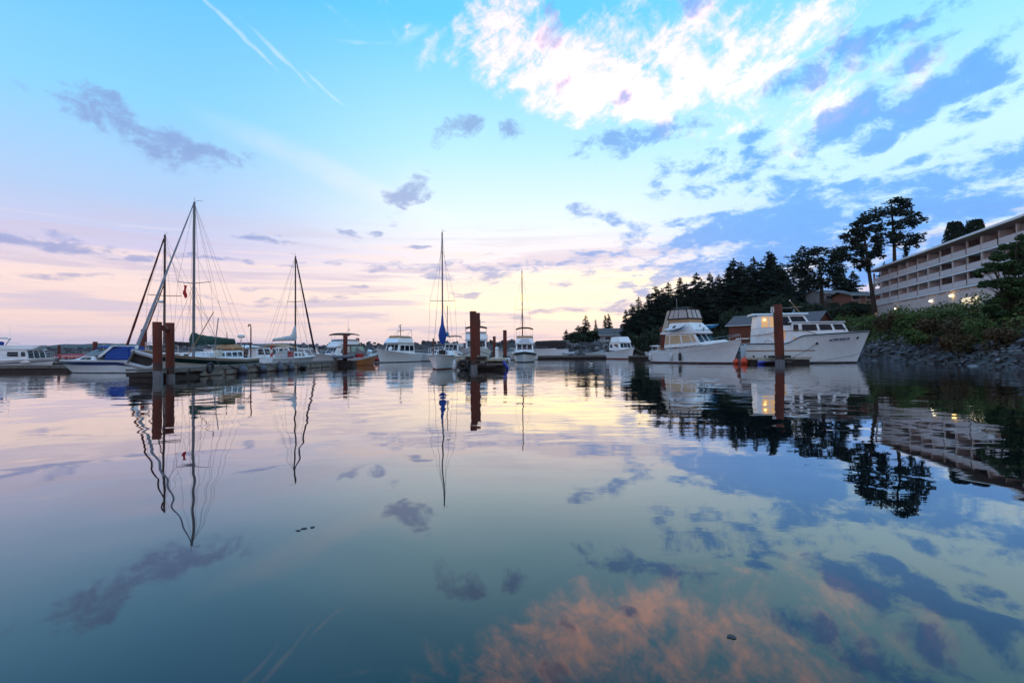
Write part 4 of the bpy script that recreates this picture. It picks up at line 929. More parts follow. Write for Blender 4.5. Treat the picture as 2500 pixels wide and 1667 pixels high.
for k, (px, py) in enumerate([(729, 1295), (743, 1290), (763, 1287), (1785, 1554)]):
    d_ = ray(px, py); q = V((0, 0, CAMH))+d_*(-CAMH/d_.z)
    rw_ = [[q+V(((.5+.5*mnoise.noise(V((a_*1.9, k*7.1, 2))))*rr_*math.cos(a_*.524)*(1.6 if k % 2 else 1), (.6+.5*mnoise.noise(V((a_*1.3, k*3.3, 5))))*rr_*math.sin(a_*.524), zz_)) for a_ in range(12)] for rr_, zz_ in ((.030, -.004), (.032, .003), (.014, .007))]
    tag(MB().loft(rw_).build('drifting_weed', rubber, smooth=True), ('scrap of dark weed floating on the open water, left of three', 'middle scrap of dark weed floating on the open water', 'right scrap of dark weed floating on the open water', 'lone scrap of weed floating at lower right')[k], 'weed')
# ------------------------------------------------------------------ boats
def mast(root, x, z0, z1, m, r=.075, spread=None, name='mast'):
    o = MB().tube([(x, 0, z0), (x, 0, lerp(z0, z1, .5)), (x, 0, z1)], r, 10, r*.8).build(name, m, root, True)
    MB().tube([(x, 0, z1), (x, 0, z1+.35)], .012, 4).build('masthead_antenna', wire, o)
    MB().tube([(x-.02, -.05, z1+.02), (x-.35, .1, z1+.22), (x-.55, .25, z1+.22)], .012, 4).build('wind_vane', wire, o)
    if spread:
        z, w_ = spread
        for s_ in (1, -1): MB().tube([(x, 0, z), (x-.05, s_*w_, z+.08)], .025, 5, .018).build('spreader', m, o, True)
    return o
def furled(root, a, b, r0, r1, m, name='furled_sail'):
    a, b = V(a), V(b); pts = [a.lerp(b, i/14) for i in range(15)]; rings = []
    for i, p in enumerate(pts):
        q = lerp(r0, r1, (i/14)**.8)*(1+.10*math.sin(i*2.3)); d = (b-a).normalized(); u = d.cross(V((0, 1, 0))).normalized(); w_ = d.cross(u)
        rings.append([p+(u*math.cos(k*math.tau/8)+w_*math.sin(k*math.tau/8))*q for k in range(8)])
    o = MB().loft(rings).build(name, m, root, True)
    MB().tube([a-(b-a).normalized()*.25, a], .09, 8).build('furling_drum', steel, o, True); return o
def sail_cover(root, x0, x1, z0, z1, r0, r1, m, name='sail_cover', up=.9, lump=.06):
    """cloth bag over the boom; taller at the mast end"""
    rings = []
    for i in range(19):
        u = i/18; c = V((lerp(x0, x1, u), 0, lerp(z0, z1, u))); h = lerp(r0, r1, u**.7)*(1+lump*math.sin(i*1.9)); k = up*max(0, 1-u/.22)**1.5
        rings.append([c+V((0, .62*h*math.cos(a)*(1-.25*max(0, math.sin(a))), h*math.sin(a)+(k*max(0, math.sin(a))))) for a in [q*math.tau/12 for q in range(12)]])
    o = MB().loft(rings).build(name, m, root, True)
    MB().tube([(x0+.1, 0, z0-r0*.8), (x1-.15, 0, z1-r1*.5)], .06, 8).build('boom', alu, o, True); return o
def outboard(root, p, m, k=1.0):
    x, y, z = p; o = MB().loft([[V((x+a*k, y+b*k, z+c*k)) for a, b in ((-.28, -.16), (.16, -.18), (.22, 0), (.16, .18), (-.28, .16))] for c in (.0, .12)]+[[V((x+a*k*.8-.03, y+b*k*.8, z+.42*k)) for a, b in ((-.28, -.16), (.16, -.18), (.22, 0), (.16, .18), (-.28, .16))]]).build('outboard_motor', m, root, True, .02)
    MB().box((x-.05*k, y, z-.35*k), (.16*k, .12*k, .72*k)).build('outboard_leg', m, o); return o

def fly(name, label, cat, px, Y, rz, H, cab, win, bridge=None, bim=None, top=gel, boot=bottom, stripes=None, deck=deckm, winm=glass, rail=True, rail_t=(.5, .97), extra=None, vent=None, fw=3, bz=.1, cabm=None, x=None):
    root = thing(name, label, cat, (gx(px, Y) if x is None else x, Y, 0), rz)
    H.make(root, top, boot, bz, stripes, None, deck)
    hs = House(*cab); co = hs.make('cabin', cabm or gel, root)
    if win: hs.sides('side_window', win[0], win[1], win[2], winm, co)
    for k in range(fw): hs.pane('fore', .06+k*.88/fw+.02, .06+(k+1)*.88/fw-.02, .36, .92, glass, co, 'windscreen')
    hs.pane('aft', .55, .8, .05, .9, glass, co, 'door')
    t = hs.t; ov = .18
    r_ = MB().loft([[V((p.x+(ov*1.6 if i in (1, 2) else -ov), p.y*1.06, p.z+.005)) for i, p in enumerate(t)], [V((p.x+(ov*1.5 if i in (1, 2) else -ov), p.y*1.05, p.z+.08)) for i, p in enumerate(t)]]).build('cabin_roof', gel, co, True, .03)
    bo = None
    if bridge:
        b = House(*bridge); bo = b.make('flybridge', gel, root)
        if vent: 
            v = House(bridge[5], bridge[6]+.02, bridge[7], bridge[8], bridge[9]+.004, bridge[5]-.1, bridge[6]-.12, bridge[7]*.98, bridge[8]*.96, bridge[9]+vent[0])
            MB().grid([[v.b[i] for i in (0, 1, 2, 3)], [v.t[i] for i in (0, 1, 2, 3)]]).build('wind_deflector', vent[1], bo)
    if bim: canopy(root, *bim[:5], bim[5], legs=bim[6])
    if rail: bow_rail(root, H, rail_t[0], rail_t[1], .55, 6)
    MB().tube([H.pt(1, H.sheer(1), 1)+V((-.1, 0, .05)), H.pt(1, H.sheer(1), 1)+V((.35, 0, -.05))], .05, 6).build('anchor_roller', steel, root, True)
    return root, hs, co, bo

# 1. white cabin boat at the left edge
H = Hull(8.2, 2.9, 1.22, .85, .9, .9)
b1, hs, co, bo = fly('cabin_boat', 'white cabin boat with pointed flybridge at the left edge', 'boat', 40, 49.5, -4, H, (-2.2, 2.4, 1.25, 1.0, .75, -2.0, 2.1, 1.15, .9, 1.92), ([(.58, .82), (.88, .97)], .5, .86), (-1.6, 2.6, 1.2, .5, 2.02, -1.7, 3.0, 1.25, .38, 2.36), x=gx(140, 49.5)-4.0, stripes=[(lambda t: H.sheer(t)-.30, lambda t: H.sheer(t)-.22, navy)])
MB().box((-2.3, 0, 2.48), (1.0, 1.5, .55)).build('canvas_console_cover', canvb, b1, True, .06)
railing(b1, [V((-2.9, 1.0, 2.25)), V((-1.6, 1.05, 2.25)), V((-.6, 1.0, 2.25))], .4); railing(b1, [V((-2.9, -1.0, 2.25)), V((-1.6, -1.05, 2.25)), V((-.6, -1.0, 2.25))], .4)
a_ = MB().tube([(-1.9, -.8, 2.2), (-1.4, -.8, 2.9), (-1.1, -.7, 3.0), (-1.1, .7, 3.0), (-1.4, .8, 2.9), (-1.9, .8, 2.2)], .04, 6).build('radar_arch', steel, b1, True)
MB().box((-1.15, 0, 3.05), (.5, .5, .14)).build('radar', whitep, a_, True, .04)
antenna(b1, (-1.0, .5, 2.95), 1.5); antenna(b1, (-1.4, -.5, 2.9), 1.1)
MB().box((-3.35, 0, 1.3), (.5, 2.0, 1.3)).build('aft_bulkhead', canvd, b1, True, .05)

# 2. blue and white sports cruiser
H = Hull(7.0, 2.6, 1.0, .95, 1.5, .92, .8, .08, .35, 2.4)
s2 = thing('sports_cruiser', 'white sports cruiser with blue stripe and blue canvas near the left edge', 'boat', (gx(142, 43)+3.55, 43, 0), 179)
H.make(s2, gelb, bottom, .05, [(lambda t: H.sheer(t)-.34-.16*max(0, 1-t/.2), lambda t: H.sheer(t)-.10-.16*max(0, 1-t/.2), navy)])
hs = House(-.3, 2.2, 1.0, .55, .93, -.1, 1.0, .92, .45, 1.42, 1.0, 1.36); co = hs.make('foredeck_cabin', gelb, s2, .08)
hs.sides('side_window', [(.25, .45), (.5, .72)], .25, .6, glass, co)
ws = House(-.6, .95, 1.02, .7, 1.40, -1.0, .0, .9, .62, 1.85); 
wo_ = ws.make('windscreen_frame', steel, s2, .02); ws.sides('windscreen', [(.05, .48), (.54, .96)], .1, .93, glassb, wo_); ws.pane('fore', .06, .48, .1, .93, glassb, wo_, 'windscreen'); ws.pane('fore', .52, .94, .1, .93, glassb, wo_, 'windscreen')
for sd_ in (1, -1):
    q = [V((-.75, sd_*1.12, 1.25)), V((-.45, sd_*1.12, 1.25)), V((-1.45, sd_*1.0, 2.12)), V((-1.75, sd_*1.0, 2.12))]
    MB().loft([q, [p+V((0, -sd_*.1, 0)) for p in q]]).build('arch_leg', gelb, s2, True, .02)
MB().box((-1.75, 0, 2.12), (.55, 2.1, .1)).build('arch_top', gelb, s2, True, .03)
cv = House(-3.1, -.9, 1.12, 1.08, 1.0, -2.9, -1.2, .95, .9, 2.06); cv.make('cockpit_canvas', canvb, s2, .1)
canopy(s2, -1.5, -.1, .95, 2.05, .12, canvb, name='canvas_top')
MB().box((-3.45, 0, .35), (.7, 2.0, .14)).build('swim_platform', gelb, s2, True, .03)
railing(s2, [H.pt(t, H.sheer(t), 1, -.1) for t in (.55, .68, .8, .9, .97)], .35, name='bow_rail'); railing(s2, [H.pt(t, H.sheer(t), -1, -.1) for t in (.55, .68, .8, .9, .97)], .35, name='bow_rail')

# 3. red canoe and the tender by the bow
cn = thing('canoe', 'red canoe lying on the left dock behind the blue striped cruiser', 'canoe', (gx(180, 50), 50, 1.12), 10)
MB().loft([[V((x, w_*math.cos(a), .42*math.sin(a)*(.55+.45*w_/.42)+.12*(abs(x)/2)**2)) for a in [math.pi*k/10 for k in range(11)]] for x, w_ in ((-1.6, .03), (-1.2, .22), (-.6, .37), (0, .42), (.6, .37), (1.2, .22), (1.6, .03))], False, False).build('hull', redp, cn, True)
MB().tube([(-1.6, 0, .14), (0, .42, .0), (1.6, 0, .14)], .03, 5).build('gunwale', wood, cn, True)
def inflatable(label, loc, rz, m, L=2.8, W=1.5, r=.21, motor=None, tilt=None, floor=canvd, name='inflatable_dinghy'):
    t = thing(name, label, 'dinghy', loc, rz)
    if tilt: t.rotation_euler = tilt
    path = [(-L/2, W/2-r, 0), (-L*.1, W/2-r, 0), (L*.22, W/2-r*1.05, .03), (L*.40, W*.22, .10), (L/2-r, 0, .15), (L*.40, -W*.22, .10), (L*.22, -W/2+r*1.05, .03), (-L*.1, -W/2+r, 0), (-L/2, -W/2+r, 0)]
    MB().tube(path, r, 10).build('tube', m, t, True)
    MB().add([V((-L/2+.1, W/2-r, -.1)), V((L*.3, W*.3, -.02)), V((L*.3, -W*.3, -.02)), V((-L/2+.1, -W/2+r, -.1))], [(0, 1, 2, 3)]).build('floor', floor, t)
    MB().box((-L/2+.15, 0, .05), (.06, W-2*r, .42)).build('transom', wood, t)
    if motor: outboard(t, (-L/2-.05, 0, .3), motor, .75)
    return t
inflatable('pale grey inflatable dinghy stood on edge under the sailboat bow', (gx(350, 31.2), 31.2, 1.05), 0, tubel, 1.55, 1.05, .13, None, (R(68), R(18), R(20)))

# 4. big sailboat with the green sail cover
H = Hull(12.9, 3.5, 1.50, 1.05, 1.6, .55, .62, .06, .5, 2.0, .10, .45, 2.2, -.7)
s1 = thing('sailboat', 'cream sailboat with dark green stripe and green sail cover at the dock', 'sailboat', (-22.55, 39.05, 0), -90)
H.make(s1, gel2, bottom, .12, [(lambda t: H.sheer(t)-.40, lambda t: H.sheer(t)-.13, green)], None, deckm, teak, .045)
hs = House(-3.6, .9, 1.15, .85, 1.0, -3.4, .55, 1.02, .7, 1.72, 1.12, 1.55); co = hs.make('cabin_trunk', gelb, s1, .06)
hs.sides('cabin_window', [(.04, .16), (.20, .33), (.38, .52), (.58, .78)], .35, .82, glass, co)
dg = House(-4.2, -2.2, 1.0, .95, 1.70, -4.1, -2.7, .8, .75, 2.18); dg.make('spray_dodger', canvt, s1, .18); 
zt = gz(473, 494, 37.7)
ms = mast(s1, 1.35, 1.2, zt, alu, .10)
spz = gz(473, 692, 37.7)
for s_ in (1, -1): MB().tube([(1.35, 0, spz), (1.30, s_*1.18, spz+.12)], .03, 5, .02).build('spreader', alu, ms, True)
bowp = H.pt(1, H.sheer(1), 1)
MB().tube([bowp+V((-.7, 0, .06)), bowp+V((.75, 0, .18))], .09, 8, .06).build('bowsprit', teak, s1, True)
an = MB().tube([bowp+V((.55, .1, .12)), bowp+V((.45, .1, -.25))], .035, 5).build('anchor', steel, s1, True); MB().tube([bowp+V((.25, .02, -.18)), bowp+V((.5, .1, -.28)), bowp+V((.72, .2, -.14))], .045, 5, .02).build('anchor_fluke', steel, an)
furled(s1, bowp+V((.55, 0, .45)), (1.42, 0, zt-.12), .10, .035, canvgrey)
sail_cover(s1, 1.42, -4.1, 2.45, 2.42, .44, .23, canvg, up=.12)
bw = lambda x, s_: V((x, s_*1.55, 1.15))
stays(s1, [((1.35, 0, zt-.05), (-6.0, 0, 1.2)), ((1.35, 0, zt-.05), (-5.6, .9, 1.15)), ((1.35, 0, zt-.05), (-5.6, -.9, 1.15)), ((1.35, 0, zt-.1), (1.30, 1.18, spz+.12)), ((1.35, 0, zt-.1), (1.30, -1.18, spz+.12)), ((1.30, 1.18, spz+.12), bw(1.3, 1)), ((1.30, -1.18, spz+.12), bw(1.3, -1)),
           ((1.35, 0, spz), bw(2.2, 1)), ((1.35, 0, spz), bw(2.2, -1)), ((1.35, 0, spz), bw(.4, 1)), ((1.35, 0, spz), bw(.4, -1)), ((1.35, 0, spz*.78), (-3.4, 0, 2.6)), ((1.35, .06, zt-.3), (1.0, .5, 1.3)), ((1.35, -.06, zt-.3), (1.1, -.5, 1.3)), ((1.35, 0, zt*.72), (-3.7, .3, 2.6)), (bowp+V((.5, 0, .5)), (4.0, .9, 1.5))], .0085)
fl = MB().grid([[V((1.32+.02*math.sin(k*2), -.75+.06*math.sin(k*1.3+j), spz-.1-.15*k)) + V((0, .11*j, -.03*j)) for j in range(3)] for k in range(7)]).build('pennant', redf, s1); 
for sd_ in (1, -1): railing(s1, [H.pt(t, H.sheer(t), sd_, -.08) for t in (.08, .22, .36, .5, .64, .78)], .62, .011, True, name='lifeline')
railing(s1, [H.pt(t, H.sheer(t), 1, -.06) for t in (.84, .92, .985)]+[H.pt(t, H.sheer(t), -1, -.06) for t in (.985, .92, .84)], .68, .02, True, name='pulpit')
for k in (0, 1):
    j = MB().loft([[V((.1+k*.46+dx_*.19, 1.18+dy_*.11, z)) for dx_, dy_ in ((-1,-1),(1,-1),(1,1),(-1,1))] for z in (1.22, 1.66)]+[[V((.1+k*.46+dx_*.09, 1.18+dy_*.06, 1.76)) for dx_, dy_ in ((-1,-1),(1,-1),(1,1),(-1,1))]]).build('jerry_can', gel2, s1, True, .05)
    MB().lathe([(.04, 1.75), (.05, 1.84), (.02, 1.86)], (.2+k*.46, 1.18, 0), 8).build('cap', rubber, j)
rp = MB().tube([(-3.9, .7, 1.1), (-3.9, .7, 2.72)], .03, 6).build('radar_pole', steel, s1, True); MB().lathe([(.05, 2.70), (.25, 2.73), (.29, 2.80), (.27, 2.92), (.12, 2.98), (.01, 2.99)], (-3.9, .7, 0), 14).build('radar_dome', whitep, rp, True)
dv = MB().tube([(-5.9, .5, 1.1), (-5.9, .5, 3.55), (-5.88, .5, 3.78), (-5.72, .5, 3.9), (-5.52, .5, 3.86), (-5.45, .5, 3.7)], .05, 6).build('stern_davit', rust, s1, True)
MB().tube([(-6.1, .5, 2.32), (-3.6, .55, 2.28)], .06, 5).build('gallows_bar', rust, dv); MB().tube([(-5.9, .5, 1.9), (-5.5, .5, 2.3)], .03, 5).build('brace', rust, dv); MB().tube([(-4.8, .5, 2.28), (-4.8, .5, 1.2)], .03, 5).build('gallows_leg', rust, dv)
MB().tube([(-2.5+.16*math.cos(a), .3+.1*math.cos(a), 2.85+.30*math.sin(a)) for a in [k*math.tau/16 for k in range(17)]], .014, 5).build('net_hoop', wire, s1, True)
MB().tube([(2.0, .0, 1.3), (1.5, 1.5, 4.4)], .03, 5).build('boat_hook', teak, s1, True); MB().tube([(.3, .9, 1.8), (.9, 1.5, 4.0)], .035, 5).build('whisker_pole', steel, s1, True)
MB().tube(sag(H.pt(.62, 1.2, 1), V((2.5, 2.6, .66)), .15), .022, 5).build('mooring_line', rope, s1, True)

# 5. second sailboat, dark mast, farther left
H2 = Hull(10.5, 3.2, 1.35, 1.0, 1.3, .6, .65, .06, .4, 2.0)
s2b = thing('sailboat', 'sailboat with dark brown mast and dark red furled sail behind the blue striped cruiser', 'sailboat', (gx(400, 53.5)+1.4, 53.5, 0), 178)
H2.make(s2b, gel, bottomr, .12, [(lambda t: H2.sheer(t)-.30, lambda t: H2.sheer(t)-.18, navy)])
hs = House(-2.6, 2.2, 1.05, .7, 1.05, -2.5, 1.8, .95, .55, 1.62); co = hs.make('cabin_trunk', gel, s2b); hs.sides('cabin_window', [(.1, .3), (.4, .55), (.65, .8)], .35, .75, glass, co)
zt2 = gz(397, 573, 53.5); m2 = mast(s2b, 1.4, 1.2, zt2, dmast, .12, None)
sp2 = gz(397, 722, 53.5)
for s_ in (1, -1): MB().tube([(1.4, 0, sp2), (1.35+s_*1.1, s_*.9, sp2+.05)], .035, 5).build('spreader', dmast, m2)
furled(s2b, (5.4, 0, 1.9), (1.5, 0, zt2-.4), .12, .07, mat('dark_red_sailcloth', (.12,.02,.015), .8)); furled(s2b, (4.0, 0, 1.9), (1.5, 0, zt2*.62), .09, .05, mat('dark_red_sailcloth', (.12,.02,.015), .8), 'furled_staysail')
MB().lathe([(.05, -.1), (.3, -.06), (.34, .05), (.2, .14), (.02, .16)], (1.75, 0, gz(397, 737, 53.5)), 12).build('radar_dome', whitep, m2, True)
sail_cover(s2b, 1.2, -2.6, 2.5, 2.4, .3, .16, canvd, up=.4)
stays(s2b, [((1.4, 0, zt2), (-4.9, 0, 1.1)), ((1.4, 0, zt2), (1.35, 1.5, 1.1)), ((1.4, 0, zt2), (1.35, -1.5, 1.1)), ((1.4, 0, zt2*.95), (-3.5, .9, 1.1)), ((1.4, 0, sp2), (.4, 1.4, 1.1)), ((1.4, 0, sp2), (2.4, 1.4, 1.1)), ((1.4, 0, zt2), (2.5, .9, sp2)), ((2.5, .9, sp2), (2.4, 1.4, 1.1)), ((.25, -.9, sp2), (.3, -1.4, 1.1)), ((1.4, 0, zt2), (.25, -.9, sp2)), ((1.4, 0, zt2*.9), (-4.2, -.9, 1.1))], .011)
railing(s2b, [H2.pt(t, H2.sheer(t), 1, -.06) for t in (.84, .92, .985)]+[H2.pt(t, H2.sheer(t), -1, -.06) for t in (.985, .92, .84)], .65, .018, True, name='pulpit')

# 6. third sailboat, white bagged sail
H3 = Hull(10.8, 3.2, 1.25, 1.0, 1.4, .55, .65, .06, .4, 2.0)
s3 = thing('sailboat', 'white sailboat with grey bagged mainsail and dark mast farther along the timber dock', 'sailboat', (-22.6, 54.6, 0), 86)
H3.make(s3, gelb, bottom, .12, [(lambda t: H3.sheer(t)-.26, lambda t: H3.sheer(t)-.14, canvl)])
hs = House(-1.6, 2.6, 1.05, .7, 1.0, -1.5, 2.2, .92, .55, 1.60); co = hs.make('cabin_trunk', gelb, s3); hs.sides('cabin_window', [(.08, .24), (.32, .48), (.56, .72)], .3, .8, glass, co)
canopy(s3, -3.9, -1.4, 1.15, 2.15, .22, canvt, [(-3.6, 1.1, 1.0), (-1.7, 1.1, 1.0)], 'cockpit_dodger'); MB().box((-3.2, -.9, 1.45), (.8, .06, .7)).build('dodger_panel', canvw, s3); MB().box((-2.2, -1.0, 1.4), (1.1, .06, .6)).build('dodger_panel', redp, s3)
zt3 = gz(731, 624, 55); m3_ = mast(s3, .8, 1.1, zt3, dmast, .09); sp3 = gz(731, 736, 55)
for s_ in (1, -1): MB().tube([(.8, 0, sp3), (.7, s_*.78, sp3+.05)], .03, 5).build('spreader', alu, m3_)
furled(s3, (5.4, 0, 1.6), (.95, 0, zt3-.3), .13, .06, mat('navy_sailcloth', (.015,.012,.035), .8))
sail_cover(s3, .7, -3.6, 3.1, 2.75, .34, .14, canvw, 'bagged_mainsail', 1.0, .14)
stays(s3, [((.8, 0, zt3), (-5.2, 0, 1.1)), ((.8, 0, zt3), (-4.9, .6, 1.1)), ((.8, 0, zt3), (.7, .78, sp3)), ((.8, 0, zt3), (.7, -.78, sp3)), ((.7, .78, sp3), (.7, 1.45, 1.1)), ((.7, -.78, sp3), (.7, -1.45, 1.1)), ((.8, 0, sp3), (-.3, -1.4, 1.1)), ((.8, 0, sp3), (1.8, -1.3, 1.1)), ((.8, 0, zt3*.8), (-3.4, 0, 2.9)), ((.9, 0, zt3), (5.6, 0, 1.4))], .011)
for sd_ in (1, -1): railing(s3, [H3.pt(t, H3.sheer(t), sd_, -.08) for t in (.08, .25, .42, .6, .78, .95)], .6, .014, True, name='lifeline')
ft = MB().tube([(-5.0, -.7, 1.0), (-5.3, -.75, 2.5)], .02, 5).build('flag_staff', teak, s3)
for j, m in enumerate((redf, whitep, redf)):
    MB().grid([[V((-5.1-.10*k-.02*math.sin(k*2+j), -.72-.05*math.sin(k*1.7), 2.35-.34*j-.10*k-.34*i)) for k in range(4)] for i in (0, 1)]).build('flag_stripe', m, ft)

# 7. white cruiser with blue transom behind
H = Hull(8.5, 2.9, 1.3, .95, .9)
fly('cruiser', 'white hardtop cruiser with dark blue stern between the two sailboats', 'boat', 648, 60, 70, H, (-2.4, 1.6, 1.2, 1.0, .9, -2.3, .6, 1.1, .9, 2.05), ([(.06, .3), (.36, .6), (.66, .9)], .4, .9), None, (-3.9, -1.4, 1.2, 2.2, .15, gel, [(-3.8, 1.15, .95)]), boot=navy, bz=.75, top=gelb)[0]

for k_, (px_, Y_, rz_, lab_) in enumerate([(520, 78, 160, 'small white cabin boat behind the cabin of the green striped sailboat'), (575, 84, 20, 'white cabin boat behind the stern davit of the green striped sailboat'), (705, 82, -20, 'white cabin boat with rails behind the grey bagged mainsail'), (255, 80, 170, 'low white boat far behind the blue canvas at left'), (760, 88, 15, 'white boat bow beyond the navy furled sail')]):
    H = Hull(8.0, 2.8, 1.4, 1.0, 1.0)
    o_ = fly('cabin_boat', lab_, 'boat', px_, Y_, rz_, H, (-2.2, 1.4, 1.2, 1.0, .95, -2.1, .7, 1.1, .9, 2.1+.15*(k_ % 3)), ([(.08, .34), (.42, .66), (.72, .92)], .42, .86), None, None if k_ % 2 else (-3.4, -1.6, 1.1, 2.3, .12, (canvd, canvt, canvl)[k_ % 3], [(-3.3, 1.05, 1.0), (-1.8, 1.05, 1.0)]))[0]
    antenna(o_, (-.5, .6, 2.2), 2.6-.3*k_, (-.04, 0), .02)

# 8. flybridge boat with dark canopy
H = Hull(8.8, 3.0, 1.45, 1.0, 1.0)
b8, hs, co, bo = fly('flybridge_boat', 'white flybridge boat with dark arched canopy behind a rusty pile', 'boat', 826, 68.5, -128, H, (-2.6, 1.5, 1.3, 1.15, 1.0, -2.5, .75, 1.2, 1.02, 2.18), ([(.08, .4), (.46, .8)], .4, .88), (-2.2, 1.0, 1.3, 1.2, 2.28, -2.2, .35, 1.25, 1.12, 3.0), (-2.4, .6, 1.25, 3.85, .22, canvd, [(-2.0, 1.2, 3.0), (-.3, 1.2, 3.0), (.25, 1.1, 3.0)]), vent=(.22, glassb))
for k in range(3): antenna(b8, (-1.8+.3*k, -1.0+.8*k, 3.0), 3.2-.4*k, (-.12+.1*k, .05))
MB().tube([(-1.0, .8, 3.9), (-1.0, .8, 4.7)], .02, 5).build('flag_staff', steel, b8); MB().grid([[V((-1.0-.05*k, .8, 4.68-.13*i-.04*k)) for k in range(3)] for i in range(4)]).build('pennant', mat('yellow_pennant', (.35,.22,.04), .8), b8)
MB().box((-2.3, .9, 3.15), (.35, .35, .5)).build('life_ring_box', redp, b8, True, .03)

# 9. varnished runabout (sunset glow tinted into its hull) and the dinghy with outboard
H = Hull(5.4, 2.2, 1.40, .75, .8, .9)
r9 = thing('runabout', 'small cabin runabout with varnished hull tinted orange for sunset glow and white gunwale', 'boat', (gx(874, 63.5), 63.5, 0), 48)
H.make(r9, varnglow, bottomr, .06, [(lambda t: H.sheer(t)-.22, lambda t: H.sheer(t), gelb)], None, deckm, gelb, .05)
hs = House(-1.6, .9, .95, .9, .75, -1.5, .2, .85, .75, 2.35, 1.0, 2.35); co = hs.make('wheelhouse', alu, r9, .05); grn = mat('green_tinted_glass', (.16,.36,.28), .08, (.30,.42,.36), 1.2, spec=.8)
hs.sides('side_window', [(.06, .5), (.56, .92)], .52, .93, grn, co); hs.pane('fore', .06, .48, .45, .92, grn, co, 'windscreen'); hs.pane('fore', .52, .94, .45, .92, grn, co, 'windscreen'); hs.pane('aft', .08, .92, .5, .93, grn, co, 'aft_window')
MB().loft([[V((x, y, 2.36)) for x, y in ((-1.7, .95), (.5, .85), (.5, -.85), (-1.7, -.95))], [V((x, y, 2.44)) for x, y in ((-1.65, .9), (.45, .8), (.45, -.8), (-1.65, -.9))]]).build('wheelhouse_roof', canvd, co)
MB().lathe([(.02, -.3), (.28, -.28), (.32, .0), (.28, .28), (.02, .3)], (1.5, -.1, 1.5), 12, Matrix.Rotation(R(30), 3, 'X')).build('life_raft_drum', gelb, r9, True); MB().box((-.4, -1.0, 1.1), (.9, .3, .5)).build('red_tote', redp, r9, True, .05)
bow_rail(r9, H, .6, .97, .5, 5); outboard(r9, (-2.8, .3, .8), blackp, 1.0)
dk = thing('dock', 'dark timber float end under the grey inflatable', 'dock', (gx(838, 60.5), 60.5, 0), 0)
MB().box((0, .4, .5), (2.6, 1.6, .12)).build('deck', woodd, dk); MB().box((0, .4, .15), (2.4, 1.4, .5)).build('float', woodd, dk)
for k in range(3): MB().box((-.9+k*.9, -.44, .3), (.14, .12, .7)).build('fender_post', woodd, dk)
inflatable('dark grey inflatable with red trim and white outboard on the float by the runabout', (gx(838, 60), 60.2, 1.02), 8, tubeg, 2.3, 1.4, .2, fendw)
MB().box((0, 0, .0), (2.0, .9, .06)).build('rub_strake', redp, bpy.data.objects[[o.name for o in bpy.data.objects if o.name.startswith('inflatable_dinghy')][-1]]).location = (0, 0, -.16)

# 10. grey white trawler
H = Hull(11.0, 3.6, 2.0, 1.15, 1.1, .85, .8, .08, .5, 2.2)
b10, hs, co, bo = fly('trawler_yacht', 'grey white trawler with tan flybridge cover and mast left of centre', 'boat', 968, 83.5, -109, H, (-3.2, 1.6, 1.5, 1.25, 1.2, -3.1, 1.0, 1.4, 1.1, 2.85), ([(.08, .3), (.36, .6), (.66, .9)], .35, .85), (-2.6, 1.9, 1.55, 1.2, 2.98, -2.6, .9, 1.45, 1.0, 3.75), None, vent=None, winm=glass)
MB().loft([[V((x, y*s_, z)) for x, y in ((-2.4, 1.3), (.6, 1.0), (.6, -1.0), (-2.4, -1.3))] for s_, z in ((1, 3.76), (1.02, 3.95), (.7, 4.12))]).build('flybridge_cover', canvt, bo, True)
mt = MB().tube([(-1.2, 0, 3.7), (-1.2, 0, 5.9)], .06, 7).build('mast', dmast, b10, True)
for z, w_ in ((4.9, .65), (5.9, .35)): MB().tube([(-1.2, -w_, z), (-1.2, w_, z)], .025, 5).build('crosstree', alu, mt)
MB().lathe([(.04, 0), (.2, .03), (.2, .16), (.03, .2)], (-1.0, 0, 5.5), 10).build('radar_dome', whitep, mt)
MB().tube([(-2.4, -1.3, 3.7), (-2.6, -1.25, 5.0), (-2.6, -1.1, 5.1), (-2.6, 1.1, 5.1), (-2.6, 1.25, 5.0), (-2.4, 1.3, 3.7)], .04, 6).build('bimini_frame', steel, b10); MB().tube([(-.6, -1.2, 3.7), (-2.5, -1.25, 5.0)], .03, 5).build('bimini_strut', steel, b10); MB().tube([(-.6, 1.2, 3.7), (-2.5, 1.25, 5.0)], .03, 5).build('bimini_strut', steel, b10)
MB().lathe([(.30, -.05), (.36, 0), (.30, .05)], (2.6, .5, 2.1), 14, Matrix.Rotation(R(70), 3, 'Y')).build('life_ring', whitep, b10)

# 11. bow of a white boat with rails
H = Hull(8.0, 2.7, 1.5, 1.0, 1.0)
fly('motor_boat', 'white boat bow with long rails behind the blue bagged sailboat', 'boat', 1062, 90, 172, H, (-2.5, .6, 1.1, .95, 1.0, -2.4, .0, 1.0, .85, 1.9), ([(.1, .4), (.5, .85)], .4, .85), rail_t=(.35, .98))

